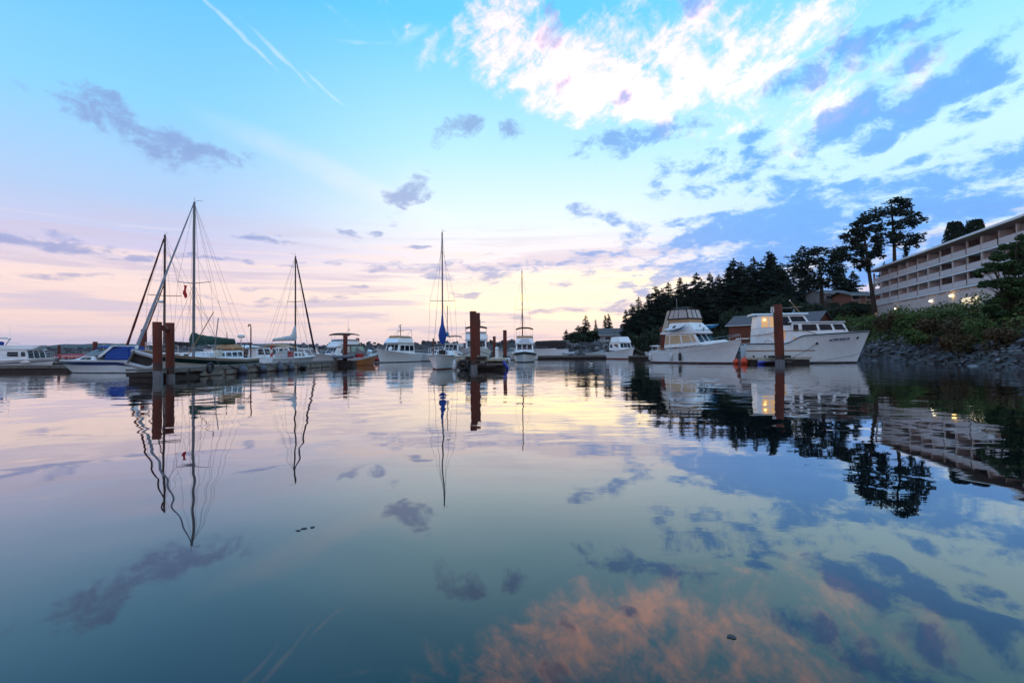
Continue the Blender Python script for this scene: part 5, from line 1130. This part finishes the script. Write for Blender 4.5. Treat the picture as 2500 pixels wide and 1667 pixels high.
# 12. sailboat end-on with blue bag
H = Hull(9.6, 2.9, 1.25, 1.05, .7, .75, .72, .10, .4, 2.4)
s12 = thing('sailboat', 'white sailboat seen bow on with blue bagged sail, left of the tallest pile', 'sailboat', (gx(1084, 48), 48.2, 0), -91)
H.make(s12, gel, bottomr, .10, [(lambda t: H.sheer(t)-.07, lambda t: H.sheer(t)-.02, teak)])
hs = House(-2.4, 1.6, 1.0, .6, 1.1, -2.3, 1.2, .85, .5, 1.62); co = hs.make('cabin_trunk', gelb, s12); hs.sides('cabin_window', [(.1, .35), (.5, .75)], .3, .75, glass, co); hs.pane('fore', .15, .85, .2, .8, glass, co)
MB().box((2.6, .2, 1.42), (.7, .8, .4)).build('deck_bag', canvd, s12, True, .1); MB().lathe([(.5, 0), (.42, .18), (.2, .3), (.02, .33)], (2.3, .85, 1.2), 12).build('coiled_tarp', gelb, s12, True)
zt12 = gz(1091, 566, 47); m12 = mast(s12, 1.0, 1.2, zt12, alu, .075); sp12 = gz(1091, 734, 47)
for s_ in (1, -1): MB().tube([(1.0, 0, sp12), (.95, s_*1.12, sp12+.02)], .025, 5).build('spreader', alu, m12)
# bagged sail: a hanging bulb of cloth at the mast foot
MB().lathe([(.03, 2.15), (.16, 2.2), (.30, 2.55), (.36, 2.95), (.27, 3.45), (.14, 3.9), (.09, 4.5), (.085, 4.7)], (1.08, 0, 0), 14).build('sail_bag', canvb, s12, True); MB().lathe([(.02, 2.8), (.13, 2.85), (.15, 3.05), (.08, 3.25), (.02, 3.3)], (.95, .42, 0), 10).build('sail_bag_end', teal, s12, True)
MB().tube([(.9, .40, 3.2), (.9, .42, 5.6)], .035, 6).build('furled_halyard', rust, s12)
stays(s12, [((1.0, 0, zt12*.88), (.95, 1.12, sp12)), ((1.0, 0, zt12*.88), (.95, -1.12, sp12)), ((.95, 1.12, sp12), (.9, 1.3, 1.2)), ((.95, -1.12, sp12), (.9, -1.3, 1.2)), ((1.0, 0, zt12), (4.6, -.2, 1.3)), ((1.0, 0, zt12), (-4.7, .3, 1.2)), ((1.0, 0, sp12), (.5, .9, 1.2)), ((1.0, -.06, zt12*.9), (1.5, -.75, 1.3))], .0095)
railing(s12, [H.pt(t, H.sheer(t), 1, -.06) for t in (.75, .86, .96)]+[H.pt(t, H.sheer(t), -1, -.06) for t in (.96, .86, .75)], .62, .022, False, whitep, name='pulpit')
cyl_fender('white fender hung between the bow on sailboat and the middle dock', (gx(1111, 43.4), 43.4, .42), .2, .85, fendw, Matrix.Rotation(R(12), 4, 'Y'))

# 13. express boat with small dark bimini behind it
H = Hull(8.2, 2.8, 1.5, 1.1, .9)
b13, *_ = fly('express_boat', 'white boat with rounded roof and small dark bimini behind the bow on sailboat', 'boat', 1104, 72, -95, H, (-2.6, 1.5, 1.3, 1.1, 1.0, -2.4, .4, 1.1, .85, 2.55), ([(.1, .4), (.5, .85)], .4, .85), None, (-2.2, -.9, .95, 3.7, .06, canvd, [(-2.2, .7, 2.6), (-.9, .7, 2.6)]))

# 14. trawler behind the tallest pile
H = Hull(10.5, 3.7, 2.15, 1.3, .9, .85, .8, .10, .5, 2.6)
b14, hs, co, bo = fly('trawler_yacht', 'white trawler with maroon canopy facing us behind the tallest pile', 'boat', 1163, 67, -87, H, (-3.0, 1.3, 1.45, 1.3, 1.6, -3.0, 1.15, 1.4, 1.25, 2.95), ([(.08, .3), (.36, .6), (.66, .9)], .35, .85), (-2.6, 1.0, 1.5, 1.35, 3.06, -2.6, .8, 1.45, 1.28, 3.75), (-2.4, .8, 1.35, 4.6, .18, canvm, [(-2.2, 1.35, 3.75), (.5, 1.25, 3.75)]), vent=(.25, glassb), stripes=[(lambda t: H.sheer(t)-.50, lambda t: H.sheer(t)-.44, wood)])
antenna(b14, (.2, -1.35, 3.7), 2.0, (0, 0), .03); MB().tube([(-1.4, .5, 4.6), (-1.4, .5, 5.6)], .04, 6).build('mast', alu, b14); MB().tube([(-1.4, .2, 5.2), (-1.4, 1.1, 5.35)], .03, 5).build('crosstree', alu, b14)
MB().tube([(-2.8, -1.4, 2.9), (-3.6, -3.0, 3.9), (-2.8, -1.4, 3.9)], .03, 5).build('boom_crane', alu, b14)

# 15. boat named on its flybridge
H = Hull(9.4, 3.5, 1.50, 1.1, .9, .88, .8, .10, .5, 2.6)
b15, hs, co, bo = fly('flybridge_boat', 'white boat with maroon canopy and name on the flybridge, facing us right of centre', 'boat', 1281, 77.5, -92, H, (-2.8, 1.9, 1.5, 1.3, 1.35, -2.7, 1.0, 1.4, 1.2, 2.55), ([(.1, .4), (.5, .85)], .4, .85), (-2.4, 1.35, 1.45, 1.3, 2.66, -2.4, .75, 1.25, 1.08, 3.45), (-2.2, .9, 1.25, 4.85, .22, canvm, [(-2.0, 1.2, 3.4), (.6, 1.15, 3.4)]), vent=(.32, canvt), stripes=[(lambda t: H.sheer(t)-.36, lambda t: H.sheer(t)-.02, blackp)], bz=.12)
for k, (tx, z) in enumerate((('Attitude', 3.19), ('Adjustment', 2.92))):
    text('lettering', tx, .36, navy, b15, (1.35-.6*(z-2.66)/.79+.03, 0, z), (R(90-37), 0, R(90)), .35, .003, .004)
MB().box((2.7, 0, 1.85), (.5, .6, .12)).build('anchor_locker', redp, b15, True, .03); railing(b15, [V((2.2, 1.0, 1.5)), V((3.0, .8, 1.55)), V((3.6, .4, 1.6)), V((3.6, -.4, 1.6)), V((3.0, -.8, 1.55)), V((2.2, -1.0, 1.5))], .45, .014, name='bow_rail')

# 16. mast of a sailboat hidden behind it
H = Hull(9.0, 2.9, 1.2, .95, .9, .6)
s16 = thing('sailboat', 'sailboat whose dark mast rises behind the maroon topped boat', 'sailboat', (gx(1277, 92), 92, 0), 95)
H.make(s16, gel); zt16 = gz(1276, 657, 91); m16 = mast(s16, .8, 1.0, zt16, dmast, .10); sp16 = gz(1276, 754, 91)
hs = House(-2, 2, 1, .7, .95, -1.9, 1.7, .9, .6, 1.5); co = hs.make('cabin_trunk', gel, s16); hs.sides('cabin_window', [(.1, .35), (.5, .75)], .3, .75, glass, co)
for s_ in (1, -1): MB().tube([(.8, 0, sp16), (.75, s_*1.3, sp16+.05)], .03, 5).build('spreader', alu, m16)
stays(s16, [((.8, 0, zt16*.95), (.75, 1.3, sp16)), ((.8, 0, zt16*.95), (.75, -1.3, sp16)), ((.75, 1.3, sp16), (.7, 1.4, 1)), ((.75, -1.3, sp16), (.7, -1.4, 1)), ((.8, 0, sp16), (.3, 1.2, 1)), ((.8, 0, sp16), (.3, -1.2, 1)), ((.8, 0, sp16), (1.3, .8, 1)), ((.8, 0, sp16), (1.3, -.8, 1)), ((.8, 0, zt16), (-4.3, .4, 1))], .012)

# 17. white bow between the piles
H = Hull(8.5, 2.9, 1.7, 1.1, 1.1)
fly('motor_boat', 'white boat with raked bow behind the white dock pedestal', 'boat', 1256, 96, -150, H, (-2.5, .9, 1.2, 1.0, 1.1, -2.4, .2, 1.1, .85, 2.1), ([(.1, .4), (.5, .85)], .4, .85), rail_t=(.4, .97))

# 18. cruiser under dark canvas, far dock
H = Hull(8.6, 2.9, 2.15, 1.95, 1.2, .92)
b18, hs, co, bo = fly('sports_cruiser', 'white sports cruiser under long dark canvas at the far dock', 'boat', 1338, 113, 172, H, (-1.8, 1.6, 1.25, .9, 1.95, -1.6, .8, 1.15, .75, 2.6), ([(.3, .55), (.6, .85)], .35, .8), None, None, rail=True)
MB().loft([[V((x, y*s_, z+.12*math.sin((x+4)*.9))) for x, y in ((-3.9, 1.15), (-1.5, 1.3), (1.2, 1.15), (2.6, .7), (2.6, -.7), (1.2, -1.15), (-1.5, -1.3), (-3.9, -1.15))] for s_, z in ((1.02, 2.25), (.98, 3.1), (.85, 3.6), (.4, 3.8))]).build('boat_cover', canvd, b18, True); antenna(b18, (-2.0, .4, 3.7), 1.2, (-.25, 0))
inflatable('white inflatable tender on the far dock right of the dark covered cruiser', (gx(1389, 109), 109, 1.1), 10, tubel, 2.4, 1.5, .26, None, None, tubel)
# 19. speedboat
H = Hull(6.6, 2.4, 1.3, .95, 1.6, .9)
b19 = thing('speedboat', 'low white speedboat with raked blue windscreen at the far dock', 'boat', (gx(1462, 113), 113, 0), 176)
H.make(b19, gelb); hs = House(-.9, 1.2, 1.0, .6, 1.05, -.9, -.2, .9, .7, 1.75, 1.2, 1.6); co = hs.make('windscreen_frame', steel, b19, .02); hs.sides('windscreen', [(.05, .95)], .1, .9, glassb, co); hs.pane('fore', .05, .95, .1, .9, glassb, co, 'windscreen')
MB().tube([(-1.5, -.9, 1.0), (-1.0, -.85, 2.6), (-1.0, .85, 2.6), (-1.5, .9, 1.0)], .04, 6).build('wakeboard_tower', steel, b19); MB().box((-1.9, 0, 1.15), (1.6, 1.7, .3)).build('cockpit_seats', gelb, b19, True, .06)

# 20. small flybridge boat, far middle right
H = Hull(8.8, 3.3, 2.1, 1.25, .7, .88, .8, .12, .5, 2.6)
b20, hs, co, bo = fly('flybridge_boat', 'small white flybridge boat with red waterline facing us near the boulder wall', 'boat', 1520, 99, -76, H, (-3.0, 1.6, 1.4, 1.25, 1.6, -2.9, 1.0, 1.3, 1.1, 3.0), ([(.1, .35), (.45, .85)], .4, .85), (-2.4, 1.3, 1.35, 1.2, 3.1, -2.4, .5, 1.1, .95, 4.15), boot=bottomr, bz=.22, rail=True)
antenna(b20, (.4, -1.1, 4.1), 1.6)
MB().tube(sag(H.pt(.97, H.sheer(.97), 1), V((4.6, 3.8, .8)), .3), .03, 5).build('mooring_line', ropel, b20)

# 21. little boats by the yacht stern
H = Hull(6.4, 2.4, 1.3, .85, .8)
b21 = thing('console_boat', 'small open boat with white top between the far float and the yacht stern', 'boat', (gx(1601, 95), 95, 0), -140)
H.make(b21, gelb); hs = House(-.9, .5, .7, .65, .9, -.8, .2, .65, .6, 2.3); co = hs.make('console', gelb, b21); hs.sides('side_window', [(.1, .9)], .5, .9, tanpane, co); hs.pane('fore', .1, .9, .5, .92, glass, co, 'windscreen'); outboard(b21, (-3.3, 0, .9), blackp, 1.3); canopy(b21, -1.2, .6, .85, 2.42, .05, gelb, name='hard_top')
cvb = thing('covered_boat', 'low boat under a rounded lavender cover behind the motor yacht stern', 'boat', (gx(1632, 100), 100, 0), 20)
H = Hull(5.5, 2.3, 1.5, 1.3, .7, .9); H.make(cvb, gelb); MB().loft([[V((x*s_, y*s_, z)) for x, y in ((-2.6, .9), (0, 1.15), (1.8, .8), (2.7, 0), (1.8, -.8), (0, -1.15), (-2.6, -.9))] for s_, z in ((1.02, 1.35), (.98, 1.75), (.75, 2.25), (.3, 2.5))]).build('boat_cover', canvl, cvb, True)

# 22. the motor yacht with kayaks
H = Hull(11.6, 3.7, 2.62, 1.45, 1.45, .92, .82, .10, .5, 2.3, .05, .42, 1.7)
y1 = thing('motor_yacht', 'large white motor yacht with canvas enclosed flybridge and two kayaks', 'motor yacht', (gx(1703, 61.5), 61.5, 0), -58)
H.make(y1, gel, bottom, .14, [(lambda t: H.sheer(t)-.04, lambda t: H.sheer(t)+.02, blackp), (lambda t: H.sheer(t)-.50, lambda t: H.sheer(t)-.47, canvl), (lambda t: .10, lambda t: .17, bottomr)])
hs = House(-3.7, 1.7, 1.50, 1.45, 1.65, -3.5, .7, 1.40, 1.34, 3.40, 2.10, 3.40); co = hs.make('deckhouse', gel, y1, .06)
hs.sides('side_window', [(.03, .14), (.18, .50), (.55, .80), (.83, .93)], .30, .90, tanpane, co, out=.04)
for k in range(3): hs.pane('fore', .03+k*.32, .03+k*.32+.30, .22, .93, glass, co, 'windscreen')
for k in range(2):
    a = hs.b[1].lerp(hs.b[2], .34+k*.32); b_ = hs.t[1].lerp(hs.t[2], .34+k*.32); MB().tube([a+V((.02, 0, 0)), b_+V((.02, 0, 0))], .04, 6).build('windscreen_post', gel, co)
fd = House(1.3, 4.2, 1.1, .35, 2.0, .9, 3.6, 1.0, .25, 2.45, 2.4, 2.62); fd.make('foredeck_trunk', gel, y1, .08)
MB().loft([[V((x, y, 3.42)) for x, y in ((-4.2, 1.55), (.95, 1.5), (1.1, .9), (1.1, -.9), (.95, -1.5), (-4.2, -1.55))], [V((x, y, 3.60)) for x, y in ((-4.2, 1.52), (.95, 1.47), (1.05, .9), (1.05, -.9), (.95, -1.47), (-4.2, -1.52))]]).build('deckhouse_roof', gel, co, True, .03)
fb = House(-3.2, .95, 1.5, 1.42, 3.62, -3.0, -.15, 1.32, 1.18, 4.72); fo = fb.make('flybridge', gel, y1, .08)
MB().tube([V((.80, -1.38, 3.82)), V((.80, 1.38, 3.82))], .02, 4).build('trim_strip', blackp, fo)
en = House(-3.2, -.2, 1.30, 1.16, 4.73, -2.9, -.25, 1.35, 1.22, 5.15); en.make('canvas_skirt', canvt, fo, .03)
ev = House(-3.15, -.22, 1.36, 1.24, 5.17, -2.7, -.6, 1.26, 1.10, 6.32)
for side, us in (('port', [(.02, .24), (.27, .5), (.53, .97)]), ('star', [(.03, .47), (.5, .73), (.76, .98)]), ('fore', [(.02, .33), (.35, .65), (.67, .98)]), ('aft', [(.05, .48), (.52, .95)])):
    for a, b_ in us: ev.pane(side, a, b_, .05, .92, mat('clear_vinyl', (.42,.36,.34), .12, (.26,.22,.24), .8, spec=.8), fo, 'vinyl_window', .01)
fr = MB()
for i in range(4):
    fr.tube([ev.b[i], ev.t[i]], .075, 6); fr.tube([ev.b[i], ev.b[(i+1) % 4]], .085, 6); fr.tube([ev.t[i], ev.t[(i+1) % 4]], .08, 6)
for u in (.34, .66): fr.tube([ev.b[1].lerp(ev.b[2], u), ev.t[1].lerp(ev.t[2], u)], .06, 5)
for u in (.48, .74): fr.tube([ev.b[2].lerp(ev.b[3], u), ev.t[2].lerp(ev.t[3], u)], .035, 5)
fr.build('enclosure_frame', canvd, fo, True); canopy(y1, -2.95, -.45, 1.28, 6.33, .26, canvd, name='flybridge_canopy')
aft_c = House(-4.2, -3.2, 1.3, 1.35, 3.62, -3.3, -2.9, 1.25, 1.28, 6.2)
for sd_ in ('port', 'star'): aft_c.pane(sd_, .0, 1.0, .0, 1.0, mat('cream_curtain', (.55,.46,.38), .6, (.40,.30,.22), 3, stretch=(6,6,.5)), fo, 'curtain_panel', .01)
bl = MB().tube([(.85, .0, 3.62), (.85, 0, 3.95)], .05, 6).build('horn_post', steel, fo); MB().lathe([(.05, -.12), (.14, -.05), (.14, .08), (.04, .12)], (.9, 0, 4.0), 10, Matrix.Rotation(R(90), 3, 'Y')).build('searchlight', steel, bl, True); MB().lathe([(.02, -.05), (.15, 0), (.02, .05)], (.42, .0, 4.35), 10, Matrix.Rotation(R(60), 3, 'Y')).build('emblem', canvt, fo)
rp_ = [H.pt(t, H.sheer(t), s_, -.06) for s_, ts in ((-1, (.42, .56, .68, .80, .90, .97)), ) for t in ts]; railing(y1, rp_, .62, .018, name='bow_rail'); railing(y1, [H.pt(t, H.sheer(t), 1, -.06) for t in (.42, .56, .68, .80, .90, .97)], .62, .018, name='bow_rail')
pp = H.pt(1, H.sheer(1), 1); pul = MB().loft([[V((x, y, z)) for x, y in ((pp.x-.6, .32), (pp.x+.75, .16), (pp.x+.75, -.16), (pp.x-.6, -.32))] for z in (pp.z+.0, pp.z+.1)]).build('bow_pulpit', gel, y1, True, .02); MB().tube([(pp.x+.7, 0, pp.z), (pp.x+.3, 0, pp.z-.22), (pp.x-.1, 0, pp.z-.12)], .05, 5).build('anchor', blackp, pul)
for t in (.36, .42, .50): MB().box(H.pt(t, H.sheer(t)+.12, -1, -.3), (.34, .06, .14)).build('cleat_box', teak, y1)
MB().tube([H.pt(t, H.sheer(t)+.25, -1, -.35) for t in (.06, .15, .25, .36)], .05, 5).build('teak_handrail', teak, y1); MB().box((-5.62, -1.0, 1.15), (.12, .7, .25)).build('exhaust_port', blackp, y1)
antenna(y1, (-3.6, .9, 3.5), 4.4, (-.03, 0), .022); MB().tube(sag((-3.0, -1.3, 4.4), H.pt(.1, 1.6, -1), .02), .012, 4).build('stay', wire, y1); MB().box((-5.95, 0, .5), (.55, 3.0, .12)).build('swim_platform', gel, y1, True, .03)
def kayak(label, m4, L=3.4):
    t = thing('kayak', label, 'kayak'); t.matrix_world = m4
    rg = [[V((x, w_*math.cos(a), w_*(.62 if math.sin(a) > 0 else .8)*math.sin(a)+.16*(abs(x)/(L/2))**3)) for a in [k*math.tau/12 for k in range(12)]] for x, w_ in [(-L/2, .01), (-L*.42, .10), (-L*.25, .26), (0, .34), (L*.25, .26), (L*.42, .10), (L/2, .01)]]
    hu = MB().loft(rg).build('hull', teal, t, True); MB().loft([[p+V((0, 0, .012)) for p in r if p.z >= r[0].z-.001][:7] for r in rg], False, False).build('deck_shell', gelb, t, True)
    MB().lathe([(.20, 0), (.24, .03), (.20, .06)], (0, 0, .2), 12).build('cockpit_rim', rubber, hu); return t
ym = Matrix.Translation(y1.location) @ Matrix.Rotation(R(-58), 4, 'Z')
kayak('blue and white kayak lashed outside the near flybridge of the motor yacht', ym @ Matrix.Translation((-1.6, -1.86, 4.05)) @ Matrix.Rotation(R(-7), 4, 'Y') @ Matrix.Rotation(R(35), 4, 'X'))
kayak('blue and white kayak on the far flybridge side of the motor yacht, tip showing', ym @ Matrix.Translation((-.2, 1.86, 4.2)) @ Matrix.Rotation(R(-4), 4, 'Y') @ Matrix.Rotation(R(-35), 4, 'X'))
for t_, m, r, h, lab in ((.41, rubber, .17, .9, 'black fender hanging on the side of the motor yacht'), (.30, fendw, .15, .8, 'white fender hanging amidships on the motor yacht'), (.015, fendw, .16, .9, 'white fender at the stern corner of the motor yacht')):
    w_ = ym @ H.pt(t_, .75, -1, .17); tp = ym @ H.pt(t_, H.sheer(t_)+.5, -1, -.05); cyl_fender(lab, w_, r, h, m, None, up=tp-w_)

# 23. the classic cruiser
H = Hull(12.6, 3.8, 3.05, 1.95, 1.5, .88, .80, .05, .5, 2.2, .0, .40, 1.5)
def _cs(t):
    k = max(0, min(1, (t-.30)/.16)); k = k*k*(3-2*k); return 2.0+.82*k+.42*max(0, (t-.42)/.58)
H.sheer = _cs
c1 = thing('classic_cruiser', 'classic white raised deck cruiser with name on the bow beside the rock bank', 'motor yacht', (gx(2122, 57)-6.1, 58.4, 0), -13)
H.make(c1, gel, bottom, .16, [(lambda t: H.sheer(t)-.02, lambda t: H.sheer(t)+.17, blackp), (lambda t: lerp(.16, 1.0, max(0, (t-.55)/.45)), lambda t: lerp(.26, 1.13, max(0, (t-.55)/.45)), gelb)], None, deckm, gelb, .04)
H.band(lambda t: H.sheer(t)+.17, lambda t: H.sheer(t)+.22, .02, nz=1).build('cap_rail', gelb, c1, True)
H.band(lambda t: lerp(.16, 1.02, max(0, (t-.55)/.45)), lambda t: lerp(.28, 1.18, max(0, (t-.55)/.45)), .055, t0=.56, t1=.985, nz=1).build('spray_rail', gelb, c1, True)
H.band(lambda t: 1.32, lambda t: 1.42, .02, t0=0, t1=.55, nz=1).build('rubbing_strake', teak, c1, True)
tr = House(-1.7, 4.2, 1.66, .95, 2.75, -1.7, 3.6, 1.58, .80, 4.34, 3.05, 4.28); to = tr.make('forward_cabin', gel, c1, .05)
tr.sides('cabin_window', [(.03, .12), (.19, .46), (.51, .73), (.78, .95)], .44, .90, glass, to, out=.06); tr.pane('fore', .1, .9, .3, .85, glass, to, out=.04)
MB().loft([[V((x, y, z)) for x, y in ((-2.0, 1.7), (2.6, 1.12), (3.8, .8), (3.8, -.8), (2.6, -1.12), (-2.0, -1.7))] for z in (4.36, 4.48)]).build('forward_cabin_roof', gelb, to, True, .03)
ac = House(-5.3, -1.0, 1.56, 1.55, 1.8, -5.2, -1.1, 1.46, 1.46, 3.78); ao = ac.make('saloon', gel, c1, .05)
lw = mat('lit_saloon_glass', (.62,.34,.17), .3, (.45,.22,.10), 1.5, emit=((1,.50,.22), .22))
ac.sides('saloon_window', [(.42, .70), (.88, .98)], .38, .92, lw, ao); ac.sides('saloon_door', [(.06, .24)], .02, .95, gelb, ao)
ph = House(-5.2, .55, 1.46, 1.26, 3.79, -5.05, -.35, 1.26, 1.10, 5.24); po = ph.make('pilothouse', gel, c1, .05)
lp = mat('lit_pilothouse_glass', (.75,.45,.22), .3, (.6,.32,.14), 1.5, emit=((1,.55,.22), .35))
ph.sides('pilothouse_window', [(.09, .22), (.245, .39)], .10, .88, lp, po, out=.03); ph.sides('pilothouse_window', [(.43, .64), (.68, .95)], .22, .88, glass, po, out=.03)
for a, b_ in ((.05, .33), (.36, .64), (.67, .95)): ph.pane('fore', a, b_, .2, .88, glass, po, 'windscreen')
MB().loft([[V((x, y*s_, z)) for x, y in ((-5.6, 1.28), (-1.0, 1.28), (.1, 1.1), (.1, -1.1), (-1.0, -1.28), (-5.6, -1.28))] for s_, z in ((1.05, 5.25), (1.05, 5.36), (.92, 5.45))]).build('pilothouse_roof', gelb, po, True, .02)
MB().lathe([(.02, -.1), (.1, -.06), (.12, .04), (.03, .1)], (-4.35, -1.42, 4.75), 10).build('cabin_lamp', lampm, po, True, label='yellow lamp glowing in the pilothouse window')
MB().tube([(.2, -.6, 4.4), (-1.5, -.5, 6.75)], .07, 7, .05).build('signal_mast', teak, c1, True); MB().tube([(-2.3, -.5, 6.05), (-.3, -.5, 6.15)], .03, 5).build('yard', ropel, c1); MB().lathe([(.03, -.1), (.1, 0), (.03, .1)], (-1.55, -.5, 6.85), 8).build('mast_light', whitep, c1)
MB().tube([(-1.4, -.7, 5.4), (-1.1, -.3, 5.9), (-.8, .1, 5.4)], .03, 5).build('roof_tripod', steel, c1); MB().lathe([(.2, 0), (.3, .04), (.3, .12), (.1, .2)], (-2.2, .4, 5.42), 12).build('radar_dome', whitep, c1, True)
MB().tube([(-6.0, -1.6, 2.95), (-4.5, -1.66, 3.15), (-2.6, -1.7, 3.45), (-1.2, -1.72, 3.6), (-.2, -1.7, 3.45), (.8, -1.62, 3.1)], .04, 6).build('sheer_handrail', teak, c1, True)
for x in (-5.2, -4.1): MB().tube([(x, -1.66, 2.0), (x, -1.66, 3.15)], .015, 4).build('stanchion', steel, c1)
MB().tube([(-4.0, -1.66, 3.2), (-2.6, -1.75, 2.05)], .015, 4).build('stay', wire, c1); MB().tube([(-4.6, -1.7, 2.1), (-4.2, -1.7, 2.6), (-3.4, -1.75, 2.1)], .02, 4).build('stay', wire, c1)
def on_side(t_, z, off=.03): return H.pt(t_, z, -1, off)
ta, tb = on_side(.66, 2.42), on_side(.86, 2.62); dvec = tb-ta; 
na = math.atan2(dvec.y, dvec.x); up_lean = on_side(.75, 2.75)-on_side(.75, 2.25); tilt = math.atan2(-up_lean.y, up_lean.z)
tx = text('lettering', 'ALTER EGO III', .36, navy, c1, (0, 0, 0), (0, 0, 0), 0, .006, .008)
ex = dvec.normalized(); ez = (up_lean-ex*up_lean.dot(ex)).normalized(); ey = ex.cross(ez)   # letter x, letter up, letter normal
tx.matrix_local = Matrix.Translation(on_side(.745, 2.52, .05)) @ Matrix(((ex.x, ez.x, ey.x), (ex.y, ez.y, ey.y), (ex.z, ez.z, ey.z))).to_4x4()
for t_, z in ((.56, 2.12), (.905, 2.7)): 
    q = on_side(t_, z, .01); MB().lathe([(.02, -.03), (.14, -.02), (.14, .03), (.02, .035)], q, 12, Matrix.Rotation(R(90), 3, 'X')).build('hawse_port', blackp, c1, True).scale = (1, 1, 1)
MB().tube(sag(on_side(.56, 2.12, .05), V((-1.9, -2.6, .7)), .12), .025, 5).build('mooring_line', rope, c1, True)
for k in range(3): MB().lathe([(.02, -.1), (.11, -.06), (.09, .1), (.02, .12)], on_side(.06+.09*k, .75, .06), 8).build('small_fender', rubber, c1, True)
railing(c1, [H.pt(t, H.sheer(t)+.3, s_, -.1) for s_, ts in ((-1, (.78, .88, .96)), (1, (.96, .88, .78))) for t in ts], .35, .03, False, canvd, 'bow_rail'); MB().box((5.0, 0, 3.45), (.6, .5, .3)).build('anchor_windlass', blackp, c1, True, .08)

# ------------------------------------------------------------------ the air
hm = bpy.data.materials.new('haze_air'); hm.use_nodes = True; ht = hm.node_tree; ht.nodes.clear()
pv = ht.nodes.new('ShaderNodeVolumePrincipled'); ho_ = ht.nodes.new('ShaderNodeOutputMaterial'); ht.links.new(pv.outputs[0], ho_.inputs['Volume'])
pv.inputs['Color'].default_value = (.72, .84, 1, 1); pv.inputs['Density'].default_value = 5e-5; pv.inputs['Anisotropy'].default_value = .2
hz_ = MB().box((0, 3300, 72), (10600, 7400, 150)).build('haze', hm); hz_['kind'] = 'stuff'
